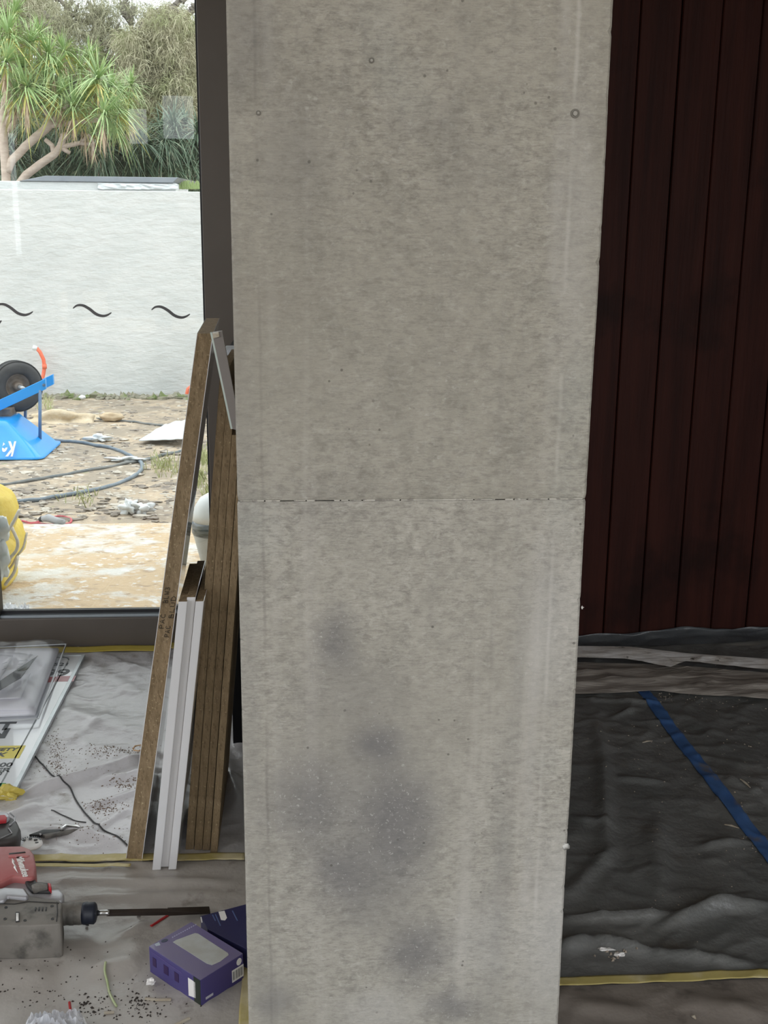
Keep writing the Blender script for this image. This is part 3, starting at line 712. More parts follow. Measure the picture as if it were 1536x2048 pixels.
# ---- papers in a clear plastic sleeve on top of the board
m_pp = M('white_paper', (.84, .83, .87), (.90, .89, .92), rough=.6, scale=8, bump=.4, bscale=9)
m_pp2 = M('blueish_paper_edge', (.17, .21, .27), rough=.6)
def fz(px, py, z): return fl(px, py, z)
ZP = ZB + .004
pb = thing('document_sleeve', 'clear plastic sleeve full of white papers lying on the notice board', 'documents', fl(40, 1400, ZB))
def paper(name, px, z, mat, curl=0, th=.0012, label=None, seed=0):
    P = [fz(x, y, z) for x, y in px]
    def fn(u, v):
        p = (P[0] * (1 - u) + P[1] * u) * (1 - v) + (P[3] * (1 - u) + P[2] * u) * v
        return (p.x, p.y, z + curl * (math.sin(math.pi * u * .9 + .3) * .5 + .5 * noise.noise(Vector((u * 3, v * 3, seed)))))
    o = obj(name, MB().grid(fn, 14, 14), mat, pb, smooth=True, solid=th)
    if label: lab(o, label)
    return o
paper('paper_stack', [(-180, 1440), (70, 1428), (118, 1300), (-120, 1310)], ZP + .006, m_pp, .001, .010)
paper('paper', [(-180, 1424), (66, 1420), (116, 1296), (-120, 1300)], ZP + .016, m_pp, .005, .0008, seed=2)
paper('dark_gap', [(-30, 1399), (42, 1356), (76, 1311), (-30, 1382)], ZP + .054, M('dark_gap', (.012, .013, .014), rough=.6, spec=.2), .001, .0006, 'black strip in the gap under a folded sheet', 3)  # black strip set where the gap under the fold is dark
paper('paper', [(-160, 1372), (0, 1374), (66, 1310), (-60, 1300)], ZP + .036, m_pp, .008, .0008, seed=5)
paper('paper', [(-180, 1376), (-8, 1372), (26, 1312), (-60, 1306)], ZP + .047, m_pp, .006, .0008, seed=7)
paper('paper', [(-160, 1408), (42, 1396), (62, 1346), (8, 1372)], ZP + .024, m_pp, .006, .0008, seed=9)
for (x0_, y0_, x1_, y1_) in [(38, 1322, 56, 1320), (36, 1329, 46, 1327), (4, 1328, 14, 1324), (4, 1340, 12, 1336)]:
    p, q_ = fz(x0_, y0_, ZP + .052), fz(x1_, y1_, ZP + .052); obj('print_line', MB().tube([p, q_], .0012, 5, flat=.4), m_grline, pb)
for (x0_, y0_, x1_, y1_) in [(10, 1354, 32, 1349), (8, 1359, 26, 1355)]:
    p, q_ = fz(x0_, y0_, ZP + .050), fz(x1_, y1_, ZP + .050); obj('print_line', MB().tube([p, q_], .0014, 5, flat=.4), M('pale_red_print', (.6, .2, .15), rough=.5), pb)
def slv(u, v):
    P = [fz(-180, 1444, 0), fz(76, 1428, 0), fz(132, 1280, 0), fz(-120, 1292, 0)]
    p = (P[0] * (1 - u) + P[1] * u) * (1 - v) + (P[3] * (1 - u) + P[2] * u) * v
    e = min(u * 6, (1 - u) * 6, v * 6, (1 - v) * 6, 1)
    # keep the plan position read at table height of the pile
    P2 = [fz(-180, 1444, .05), fz(76, 1428, .05), fz(132, 1280, .05), fz(-120, 1292, .05)]
    p = (P2[0] * (1 - u) + P2[1] * u) * (1 - v) + (P2[3] * (1 - u) + P2[2] * u) * v
    z = ZB + .012 + .055 * e ** .5 + .008 * (1 - abs(noise.noise(Vector((u * 6, v * 5, 4)))) * 2) ** 2 * e
    return (p.x, p.y, z)
o = obj('sleeve', MB().grid(slv, 40, 36), m_film, pb, smooth=True, fix=False); lab(o, 'clear creased plastic')
# sealed rim of the sleeve
rim = [slv(0, 1), slv(.5, 1), slv(1, 1), slv(1, .66), slv(1, .33), slv(1, 0), slv(.5, 0), slv(0, 0)]
obj('rim', MB().tube([Vector(p) + Vector((0, 0, .001)) for p in rim], .0035, 6, flat=.5), m_whitep, pb, smooth=True)

# ------------------------------------------------------------------ power tool (rotary hammer) lying on its side
def pxp(pts, z): return [fl(x, y, z) for x, y in pts]
def slab(name, pts, z0, z1, mat, parent, bevel=.006, label=None, seg=3):
    T = pxp(pts, z1); Bt = [Vector((p.x, p.y, z0)) for p in T]
    o = obj(name, MB().hexa(Bt, T), mat, parent, bevel=bevel, seg=seg, smooth=True)
    if label: lab(o, label)
    return o
m_red = M('dusty_red_plastic', (.36, .085, .085), (.42, .15, .145), rough=.55, scale=7, c3=(.46, .27, .26), scale3=5, contrast3=(.48, .72))
m_grey = M('dusty_grey_housing', (.115, .105, .092), (.20, .185, .165), rough=.6, scale=5, c3=(.075, .07, .062), scale3=14, contrast3=(.52, .66), bump=.3, bscale=40)
m_alu2 = M('cast_alloy', (.36, .36, .38), (.46, .46, .49), rough=.4, metal=.35, scale=10, c3=(.2, .19, .18), scale3=15, contrast3=(.58, .68))
m_blk = M('black_rubber', (.014, .014, .016), (.03, .03, .03), rough=.55, scale=12)
m_navy = M('dark_blue_black_rubber', (.010, .014, .028), rough=.5)
m_steel = M('steel', (.55, .55, .55), rough=.22, metal=1)
m_bit = M('dark_brown_steel', (.030, .022, .018), (.045, .032, .025), rough=.45, metal=.4, scale=20)
m_wht = M('white_print', (.78, .76, .74), rough=.5)
tl_ = thing('rotary_hammer', 'red and grey rotary hammer lying on its side on the sheet', 'power tool', fl(60, 1840, .008))
slab('housing', [(-160, 1770), (2, 1792), (8, 1776), (50, 1776), (60, 1792), (118, 1800), (124, 1806), (122, 1845), (116, 1848), (60, 1851), (-160, 1850)], .010, .088, m_grey, tl_, .012)
slab('gear_case', [(-160, 1742), (0, 1766), (12, 1752), (48, 1750), (60, 1770), (104, 1778), (120, 1776), (128, 1786), (124, 1800), (60, 1800), (50, 1790), (10, 1786), (-160, 1788)], .030, .080, m_alu2, tl_, .007, 'bright cast alloy top')
slab('side_cover', [(-40, 1784), (10, 1774), (48, 1776), (57, 1790), (52, 1795), (14, 1791), (8, 1800), (-40, 1806)], .060, .096, m_alu2, tl_, .004)
slab('motor_cover', [(-160, 1706), (0, 1692), (44, 1691), (60, 1697), (68, 1708), (72, 1730), (70, 1752), (62, 1756), (26, 1752), (0, 1765), (-160, 1800)], .014, .096, m_red, tl_, .012, 'dusty red motor cover')
slab('cover_rib', [(16, 1709), (52, 1706), (60, 1710), (55, 1712), (17, 1713)], .09, .0985, m_red, tl_, .002)
slab('cover_slot', [(18, 1706), (50, 1703), (51, 1704.5), (18, 1708)], .094, .0975, m_blk, tl_, 0)
slab('selector_pad', [(48, 1757), (70, 1753), (72, 1762), (98, 1764), (103, 1770), (102, 1782), (64, 1781), (54, 1770)], .03, .088, m_blk, tl_, .005)
slab('selector_lever', [(62, 1769), (76, 1764), (94, 1766), (96, 1773), (66, 1775)], .08, .096, m_grey, tl_, .003)
slab('selector_tip', [(95, 1765), (102, 1766), (103, 1776), (97, 1776)], .08, .094, M('red_tip', (.45, .02, .03), rough=.4), tl_, .002, 'red lever tip')
slab('recess_window', [(31, 1823), (39, 1823), (39, 1842), (31, 1843)], .086, .0905, m_blk, tl_, .001)
slab('recess_label', [(32.5, 1826), (37.5, 1826), (37.5, 1840), (32.5, 1841)], .0895, .0918, m_wht, tl_, 0)
obj('seam', MB().tube([fl(-60, 1806, .0885), fl(30, 1808, .0885), fl(58, 1803, .0885), fl(118, 1806, .0885)], .0011, 5), m_blk, tl_)
obj('seam', MB().tube([fl(114, 1804, .0885), fl(115, 1825, .0885), fl(113, 1843, .0885)], .0011, 5), m_blk, tl_)
for sx_, sy_ in ((12, 1815), (104, 1812), (105, 1838), (50, 1841), (10, 1838)):
    q = fl(sx_, sy_, .0885); obj('screw', MB().lathe([(.0032, -.001), (.0032, .0008), (.0016, .0002)], q, (0, 0, 1), 10), m_blk, tl_)
for k_ in range(4): slab('vent', [(70 + 7 * k_, 1814), (73 + 7 * k_, 1814), (72 + 7 * k_, 1822), (69 + 7 * k_, 1822)], .086, .0888, m_blk, tl_, 0)
# nose
c0 = fl(124, 1828, .048); c1 = fl(194, 1826, .048); ax = (c1 - c0); ax.z = 0; LN = ax.length; ax.normalize(); c0.z = .048
r_ = .0235
obj('nose_collar', MB().lathe([(r_ * .95, -.02), (r_, 0), (r_, LN * .10), (r_ * .97, LN * .12), (r_ * .97, LN * .2), (r_, LN * .22), (r_, LN * .34), (r_ * .96, LN * .36), (r_ * .99, LN * .5), (r_ * .93, LN * .62)], c0, ax, 32), m_grey, tl_, smooth=True, bevel=.0006)
obj('chuck_sleeve', MB().lathe([(r_ * .93, LN * .58), (r_ * .99, LN * .66), (r_ * .99, LN * .72), (r_ * .94, LN * .76), (r_ * .96, LN * .92), (r_ * .80, LN * .97), (r_ * .45, LN * 1.0), (.007, LN * 1.0)], c0, ax, 32), m_navy, tl_, smooth=True)
# brand lettering and bolt on the red cover
o_ = fl(31, 1712, .0972); e_ = fl(44, 1748, .0972) - o_
text('lettering', 'Milwaukee', .0215, o_, e_, Vector((-e_.y, e_.x, 0)), m_wht, tl_, shear=.35, ext=.0004, bold=.0004)
slab('bolt_mark', [(24, 1716), (29, 1722), (28, 1726), (33, 1733), (31, 1735), (36, 1746), (27, 1734), (29, 1731), (24, 1724)], .0955, .0972, m_wht, tl_, 0, 'white lightning mark')
# chisel held by the tool: a separate thing
cs0 = c0 + ax * LN; ch_ = thing('chisel_bit', 'long dark chisel bit fitted in the rotary hammer', 'chisel', cs0)
obj('shank', MB().lathe([(.0058, -.012), (.0058, .022), (.0048, .026)], cs0, ax, 16), m_steel, ch_, smooth=True)
tip = fl(420, 1822, .016); e2 = (tip - cs0); L2 = e2.length; e2.normalize()
obj('shaft', MB().lathe([(.0075, .020), (.0080, .024), (.0080, L2 * .55), (.0074, L2 * .66)], cs0, e2, 6), m_bit, ch_, smooth=False)
s_ = Vector((-e2.y, e2.x, 0)).normalized()
a0 = cs0 + e2 * (L2 * .62); a1 = cs0 + e2 * L2
obj('blade', MB().add([a0 + s_ * .007 + Vector((0, 0, .006)), a0 - s_ * .007 + Vector((0, 0, .006)), a0 - s_ * .007 - Vector((0, 0, .006)), a0 + s_ * .007 - Vector((0, 0, .006)),
                       a1 + s_ * .015 + Vector((0, 0, .002)), a1 - s_ * .010 + Vector((0, 0, .002)), a1 - s_ * .010 - Vector((0, 0, .001)), a1 + s_ * .015 - Vector((0, 0, .001))],
                      [(0, 1, 5, 4), (1, 2, 6, 5), (2, 3, 7, 6), (3, 0, 4, 7), (4, 5, 6, 7), (0, 3, 2, 1)]), m_bit, ch_, bevel=.0008)

# battery-like dark tool above it
bt = thing('battery_pack', 'dark grey tool battery with a red label, half cut by the left edge', 'battery', fl(0, 1680, .01))
slab('case', [(-60, 1640), (8, 1632), (22, 1630), (34, 1640), (41, 1655), (38, 1672), (22, 1680), (-60, 1690)], .012, .068, M('grey_black_plastic', (.035, .033, .033), (.06, .056, .055), rough=.5, scale=9), bt, .010)
slab('top_shell', [(-60, 1628), (4, 1622), (16, 1624), (20, 1632), (14, 1638), (-60, 1646)], .05, .078, m_alu2, bt, .005, 'pale grey top edge')
slab('red_label', [(-60, 1634), (10, 1629), (14, 1634), (12, 1640), (-60, 1648)], .07, .0795, m_redp, bt, .002)
obj('trim_line', MB().tube([fl(20, 1626, .07), fl(30, 1634, .066), fl(29, 1643, .066), fl(20, 1650, .07)], .0022, 6), m_alu2, bt, smooth=True)
obj('trim_line', MB().tube([fl(17, 1656, .070), fl(24, 1666, .070), fl(0, 1677, .070), fl(-20, 1684, .07)], .0012, 6), m_alu2, bt, smooth=True)
# white disc
dc = fl(57, 1689, .030); dk = thing('sanding_disc', 'round white disc with small holes behind the red tool', 'disc', dc - Vector((0, 0, .010)))
R_ = (fl(83, 1693, .022) - fl(28, 1693, .022)).length / 2
obj('disc', MB().lathe([(R_ * .98, -.003), (R_, 0), (R_ * .97, .003), (R_ * .80, .0042), (R_ * .2, .0038)], dc, (0, .12, 1), 40), m_wht, dk, smooth=True)
mb = MB()
for a in np.linspace(0, 2 * math.pi, 9)[:-1]:
    mb.lathe([(.0045, .0036), (.0040, .0048)], dc + Vector((math.cos(a), math.sin(a), 0)) * R_ * .6 + Vector((0, 0, 0)), (0, .12, 1), 10)
obj('hole', mb, m_blk, dk)
mb = MB()
for a in np.linspace(.6, 2.6, 12): mb.lathe([(.0016, .0022), (.0013, .0045)], dc + Vector((math.cos(a), math.sin(a), 0)) * R_ * .9, (0, .12, 1), 8)
obj('rim_mark', mb, m_grline, dk)
tag(obj('white_lump', MB().blob(fl(38, 1690, .03), .014, .014, .008, .3, 4), m_whitep, smooth=True), 'small bright white lump on the white disc', 'lump')
# folding scraper / pliers
sc_ = thing('folding_knife', 'slim black folding knife lying open beyond the white disc', 'knife', fl(110, 1664, .012))
slab('blade', [(58, 1669), (86, 1659), (122, 1658), (118, 1664), (88, 1668), (76, 1670)], .012, .020, m_blk, sc_, .001)
slab('handle', [(84, 1668), (118, 1662), (161, 1655), (163, 1658), (122, 1667), (90, 1673)], .012, .020, m_grey, sc_, .002)
slab('clip', [(120, 1657), (130, 1648), (156, 1650), (163, 1654), (150, 1652), (134, 1650), (126, 1656)], .014, .026, m_steel, sc_, .0008)
slab('rivet', [(78, 1667), (82, 1666), (83, 1668), (79, 1669)], .019, .0225, m_steel, sc_, 0)
# yellow crumpled tape ball
tag(obj('crumpled_tape', MB().blob(fl(16, 1588, .02), .028, .018, .016, .6, 11, 3).blob(fl(-8, 1588, .018), .05, .018, .012, .5, 12, 3), m_tapeY2, smooth=False), 'crumpled bright yellow tape at the corner of the notice board', 'tape')

# black cord on the sheet
def path_on(pts, hf, lift, n=60):
    P = [fl(x, y, .008) for x, y in pts]; out = []
    for i in range(n + 1):
        t = i / n * (len(P) - 1); k = min(int(t), len(P) - 2); q = t - k; A_, B_, C_, D_ = P[max(k - 1, 0)], P[k], P[k + 1], P[min(k + 2, len(P) - 1)]
        p = .5 * ((2 * B_) + (C_ - A_) * q + (2 * A_ - 5 * B_ + 4 * C_ - D_) * q * q + (3 * B_ - A_ - 3 * C_ + D_) * q ** 3)
        out.append(Vector((p.x, p.y, hf(p.x, p.y) + lift)))
    return out
tag(obj('cord', MB().tube(path_on([(66, 1505), (84, 1528), (108, 1556), (122, 1570), (140, 1577), (152, 1600), (172, 1628), (200, 1656), (232, 1676), (256, 1694)], hL, .002), .0020, 7), m_blk, smooth=True),
    'thin black cord winding over the milky sheet to the tall panel', 'cord')
tag(obj('cord', MB().tube(path_on([(103, 1622), (125, 1632), (150, 1642), (172, 1645)], hL, .001, 20), .0016, 6), m_blk, smooth=True), 'short dark wire lying above the folding knife', 'wire')
tag(obj('peg', MB().tube([fl(266, 1498, .016), fl(270, 1492, .018), fl(283, 1490, .018), fl(285, 1498, .018), fl(277, 1502, .016), fl(267, 1500, .016)], .0022, 6), M('pale_wood', (.55, .36, .2), rough=.7), smooth=True),
    'small tan loop lying beside the tall panel edge', 'loop')

# ------------------------------------------------------------------ purple box
m_pur = M('purple_card', (.052, .040, .16), (.062, .050, .185), rough=.42, scale=3, coat=.15)
m_purT = M('lilac_card_top', (.17, .15, .24), (.15, .125, .27), rough=.33, scale=5, coat=.3)
m_navyc = M('deep_blue_card', (.022, .022, .075), (.030, .030, .10), rough=.42, scale=3, coat=.15)
N0 = fl(403, 2014, .004); L0 = fl(300, 1944, .004); e1 = (L0 - N0); e1.z = 0; w1 = e1.length; e1.normalize(); e2_ = Vector((e1.y, -e1.x, 0))
if e2_.x < 0: e2_ = -e2_
# height: where the near vertical edge meets the ray of its top corner
d = ray(401, 1961); hh = H + d.z * (math.hypot(N0.x, N0.y) / math.hypot(d.x, d.y))
R0 = fl(497, 1967, .004); w2 = (R0 - N0).dot(e2_) * 1.02
bx = thing('purple_box', 'purple cardboard product box with a pale picture on top, beside the pillar foot', 'box', N0)
bz = Vector((0, 0, hh - .004))
obj('carton', MB().obox(N0, e1 * w1, e2_ * w2, bz), m_pur, bx, bevel=.0012)
def face(name, o, u, v, pts, mat, nrm, label=None, th=.0005, cor=0):
    nrm = Vector(nrm).normalized(); P = [o + u * a + v * b + nrm * .0001 for a, b in pts]
    q = obj(name, MB().prism(P, nrm * th), mat, bx)
    if label: lab(q, label)
    return q
top = N0 + bz
E1, E2 = e1 * w1, e2_ * w2
face('lid', top, E1, E2, [(.004, .004), (.996, .004), (.996, .996), (.004, .996)], m_purT, (0, 0, 1), 'paler lilac top')
tz = top + Vector((0, 0, .0005))
def uvtop(px, py):
    q = fl(px, py, hh) - top; return (q.dot(e1) / w1, q.dot(e2_) / w2)
pic = [uvtop(*p) for p in [(346, 1885), (352, 1881), (390, 1867), (396, 1868), (456, 1907), (457, 1911), (440, 1924), (424, 1931), (414, 1928)]]
face('plate_picture', tz, E1, E2, pic, M('printed_white_plate', (.50, .53, .53), (.40, .40, .37), rough=.4, scale=18), (0, 0, 1), 'printed white plate picture')
face('ring_mark', tz, E1, E2, [uvtop(329 + 7 * math.cos(a), 1882 - 3 * math.sin(a) - 3 * math.cos(a) * .6) for a in np.linspace(0, 2 * math.pi, 17)[:-1]], M('dark_blue_print', (.04, .05, .09), rough=.4), (0, 0, 1))
face('corner_print', tz, E1, E2, [uvtop(*p) for p in [(309, 1889), (318, 1885), (321, 1891), (312, 1893)]], M('pale_print', (.42, .47, .55), rough=.4), (0, 0, 1))
for t in np.linspace(0, 1, 12):
    x_, y_ = 344 + 46 * t, 1875 - 25 * t; face('small_print', tz, E1, E2, [uvtop(x_, y_), uvtop(x_ + 2.4, y_ - 1.3), uvtop(x_ + 2.8, y_ + .4), uvtop(x_ + .4, y_ + 1.7)], M('pale_print', (.42, .42, .6), rough=.4) if t == 0 else bpy.data.materials['pale_print.001'], (0, 0, 1))
# front-left face (along e1): coordinate from near corner, height
Z = bz; nl = -e2_
face('dark_panel', N0, E1, Z, [(.006, .01), (.13, .01), (.13, .99), (.006, .99)], M('black_green_print', (.012, .02, .012), rough=.4), nl)
face('white_panel', N0, E1, Z, [(.10, .20), (.235, .12), (.235, .80), (.10, .80)], m_wht, nl, 'pale rectangle on the side')
for a0_, a1_ in ((.86, .93), (.62, .71), (.42, .50)):
    face('side_print', N0, E1, Z, [(a0_, .35), (a1_, .35), (a1_, .68), (a0_, .68)], M('dark_purple_print', (.03, .012, .07), rough=.4), nl)
face('side_line', N0, E1, Z, [(.35, .80), (.93, .86), (.93, .875), (.35, .815)], M('lilac_print', (.13, .09, .26), rough=.4), nl)
nr = -e1
face('barcode_label', N0, E2, Z, [(.72, .16), (.998, .16), (.998, .62), (.72, .62)], m_wht, nr, 'white barcode label')
for i, (a, w_) in enumerate([(.74, .006), (.76, .010), (.80, .005), (.825, .012), (.86, .006), (.88, .010), (.91, .005), (.93, .010), (.96, .007)]):
    face('bar', N0 + nr * .0006, E2, Z, [(a, .24), (a + w_, .24), (a + w_, .56), (a, .56)], m_dk, nr)
face('round_mark', N0, E2, Z, [(.895 + .06 * math.cos(a), .80 + .13 * math.sin(a)) for a in np.linspace(0, 2 * math.pi, 19)[:-1]], m_wht, nr)
face('small_label', N0, E2, Z, [(.10, .17), (.27, .17), (.27, .26), (.10, .26)], M('pale_grey_print', (.45, .45, .5), rough=.5), nr)

# deep blue box behind it
zb2 = .052
T = [fl(398, 1832, zb2), fl(372, 1842, zb2), fl(470, 1912, zb2), fl(505, 1884, zb2), fl(505, 1800, zb2)]
TT = [fl(401, 1832, zb2), fl(415, 1858, zb2), fl(497, 1900, zb2), fl(500, 1806, zb2)]
for p in TT: p.x = min(p.x, XP0 - .012 + (0 if p.y > YP else .0))
nb = thing('blue_box', 'dark blue card box behind the purple box, touching the pillar', 'box', fl(450, 1880, .006))
obj('carton', MB().hexa([Vector((p.x, p.y, .006)) for p in TT], TT), m_navyc, nb, bevel=.001)
bx2 = bx; bx = nb
def on2(pts): return [fl(x, y, zb2) for x, y in pts]
def patch2(name, pts, mat, th=.0006, label=None):
    q = obj(name, MB().prism([p + Vector((0, 0, .0001)) for p in on2(pts)], (0, 0, th)), mat, nb)
    if label: lab(q, label)
patch2('pale_badge', [(437, 1824), (449, 1822), (454, 1836), (450, 1841), (442, 1840)], m_wht, label='small pale badge')
for a, b in (((424, 1830), (430, 1842)), ((430, 1829), (440, 1852)), ((464, 1822), (474, 1842))):
    patch2('print_line', [a, (a[0] + 2, a[1] - .6), (b[0] + 2, b[1] - .6), b], M('blue_print', (.08, .12, .26), rough=.5))
patch2('edge_mark', [(401, 1835), (403, 1834), (405, 1845), (403, 1846)], m_wht)
bx = bx2

# ------------------------------------------------------------------ small litter
def chipobj(name, label, px, z, r, mat, cat, group=None, flat=.5, seg=6):
    P = [fl(x, y, z) for x, y in px]; P = [Vector((p.x, p.y, hB(p.x, p.y) + r * flat)) for p in P]
    return tag(obj(name, MB().tube(P, r, seg, flat=flat), mat, smooth=False), label, cat, group)
m_redst = M('red_plastic', (.38, .012, .015), rough=.35)
m_chipw = M('pale_wood_chip', (.46, .42, .35), (.36, .30, .22), rough=.8, scale=40)
chipobj('plastic_stick', 'short red plastic stick under the chisel bit', [(302, 1851), (336, 1829)], .01, .0036, m_redst, 'stick')
P = [(212, 1934), (210, 1947), (215, 1965), (219, 1985), (226, 2000), (233, 2012)]
tag(obj('wire_offcut', MB().tube(path_on(P, hB, .003, 24), .0026, 6), M('green_yellow_wire', (.34, .42, .20), (.42, .46, .28), rough=.5, scale=20), smooth=True), 'bent pale green wire offcut on the brown sheet', 'wire')
chipobj('wood_chip', 'pale splinter with dark ends in front of the purple box', [(290, 1994), (312, 1996), (342, 1996)], .01, .0038, m_chipw, 'splinter', 'wood chips on the floor')
chipobj('wood_chip', 'long pale splinter at the very bottom, right of the clear bag', [(343, 2052), (379, 2035)], .01, .0036, m_chipw, 'splinter', 'wood chips on the floor')
chipobj('wood_chip', 'small pale chip beside the foot of the green wire', [(208, 2023), (228, 2021)], .01, .0036, m_chipw, 'splinter', 'wood chips on the floor')
q = fl(302, 1964, .012); tag(obj('paper_scrap', MB().blob(q, .009, .007, .006, .6, 5, 2), m_wht), 'tiny crumpled white scrap left of the purple box', 'scrap')
q = fl(278, 1832, .01); tag(obj('pebble', MB().blob(q, .005, .005, .004, .5, 6, 1), m_grey), 'dark crumb of grit below the chisel bit', 'pebble')
q = fl(175, 1849, .01); tag(obj('pebble', MB().blob(q, .004, .004, .003, .5, 8, 1), m_blk), 'black crumb of grit below the tool nose', 'pebble')
# crumbs
rs = random.Random(11)
def crumbs(spots, hf, mat, label, name):
    mb = MB()
    for (px, py, sx_, sy_, n, r) in spots:
        for _ in range(n):
            x_, y_ = rs.gauss(px, sx_), rs.gauss(py, sy_)
            p = fl(x_, y_, .01)
            if XP0 - .01 < p.x < XP1 + .01 and p.y > YP - .02: continue
            rr = r * rs.uniform(.4, 1.3); z = hf(p.x, p.y)
            a = rs.uniform(0, 6.28); c_, s__ = math.cos(a) * rr, math.sin(a) * rr
            mb.add([(p.x + c_, p.y + s__, z), (p.x - s__ * .6, p.y + c_ * .6, z), (p.x - c_, p.y - s__, z), (p.x + s__ * .6, p.y - c_ * .6, z), (p.x, p.y, z + rr * .8)],
                   [(0, 1, 4), (1, 2, 4), (2, 3, 4), (3, 0, 4), (3, 2, 1, 0)])
    return tag(obj(name, mb, mat), label, 'crumbs', kind='stuff')
crumbs([(270, 2010, 40, 20, 80, .0028), (285, 1998, 14, 8, 40, .0030), (100, 1990, 80, 30, 70, .0026), (30, 1900, 60, 18, 50, .0026), (175, 2010, 15, 12, 24, .004), (250, 1950, 80, 60, 60, .0018)],
       hB, M('dark_grit', (.035, .028, .024), rough=.9), 'dark grit and sawdust scattered over the brownish sheet', 'grit')
crumbs([(230, 1500, 40, 6, 220, .0024), (112, 1505, 9, 24, 200, .0024), (205, 1612, 20, 7, 190, .0026), (250, 1565, 26, 6, 120, .0030), (130, 1535, 50, 12, 120, .0022), (180, 1668, 40, 14, 90, .0024), (150, 1655, 16, 3, 60, .0026)],
       hL, M('brown_sawdust', (.20, .145, .105), rough=.9), 'brown sawdust scattered over the milky sheet', 'sawdust')
crumbs([(1400, 1392, 70, 10, 70, .0034), (1330, 1500, 110, 60, 60, .0026), (1330, 1740, 120, 110, 60, .0022), (1230, 1906, 14, 6, 16, .005), (1490, 1640, 30, 50, 40, .003), (1480, 1480, 30, 60, 30, .003)],
       hR, M('pale_grit', (.30, .25, .20), rough=.9), 'pale grit scattered over the black plastic', 'grit')
for px, n_ in (((1212, 1893), 'larger'), ((1242, 1901), 'smaller')):
    q = fl(px[0], px[1], .02); q.z = hR(q.x, q.y) + .002
    tag(obj('paper_scrap', MB().blob(q, .014 if n_ == 'larger' else .011, .006, .0025, .8, 3 if n_ == 'larger' else 8, 2), m_wht), 'torn whitish scrap on the black plastic, ' + ('left' if n_ == 'larger' else 'right') + ' of the pair by the pillar', 'scrap', 'torn scraps on the black plastic')
for (xa, ya, xb, yb_, nm) in [(1449, 1647, 1478, 1655, 'beside the blue tape near the right edge'), (1285, 1484, 1305, 1480, 'lying just left of the blue tape'), (1480, 1566, 1500, 1580, 'beyond the blue tape near the right edge'), (1384, 2028, 1392, 2034, 'on the brown sheet at the bottom right')]:
    a, b = fl(xa, ya, .012), fl(xb, yb_, .012); hf = hR if ya < 1960 else hBR
    a.z = hf(a.x, a.y) + .003; b.z = hf(b.x, b.y) + .003
    tag(obj('wood_chip', MB().tube([a, (a + b) / 2 + Vector((0, .002, .001)), b], [.002, .004, .0015], 6, flat=.5), m_chipw), 'small tan splinter ' + nm, 'splinter', 'wood chips on the floor')

# clear bag at the bottom edge
bgc = fl(110, 2075, .02)
bag = thing('plastic_bag', 'clear crinkled plastic bag with brown contents at the bottom left', 'bag', (bgc.x, bgc.y, .006))
Pb = [fl(20, 2120, .04), fl(210, 2120, .04), fl(166, 2010, .04), fl(52, 2022, .04)]
def fnb(u, v):
    p = (Pb[0] * (1 - u) + Pb[1] * u) * (1 - v) + (Pb[3] * (1 - u) + Pb[2] * u) * v
    e = max(0, min(1, u * 5, (1 - u) * 5, v * 5, (1 - v) * 5)); c_ = (1 - abs(noise.noise(Vector((u * 7, v * 6, 2)))) * 2) ** 2
    return (p.x, p.y, .010 + e ** .5 * (.026 + .024 * c_) + .006 * noise.noise(Vector((u * 20, v * 20, 0))))
obj('film', MB().grid(fnb, 44, 34), m_film2, bag, smooth=False, fix=False)
P_b = [fnb(t, 1) for t in np.linspace(0, 1, 20)] + [fnb(1, t) for t in np.linspace(1, 0, 14)[1:]]
obj('seal', MB().tube([Vector(p) + Vector((0, 0, .002)) for p in P_b], 0.0028, 5, flat=.6), m_wht, bag, smooth=True)
mb = MB()
for i in range(46):
    u, v = rs.uniform(.15, .7), rs.uniform(.2, .9); p = fnb(u, v); mb.blob((p[0], p[1], rs.uniform(.012, .022)), .006, .006, .004, .4, i, 1)
obj('contents', mb, M('brown_screws', (.28, .14, .08), (.45, .30, .2), rough=.4, metal=.4, scale=60), bag)
tag(obj('plastic_stick', MB().tube([fl(139, 2005, .014), fl(141, 2020, .018)], .0028, 6), m_redst), 'tiny red plastic bit at the edge of the clear bag', 'stick')

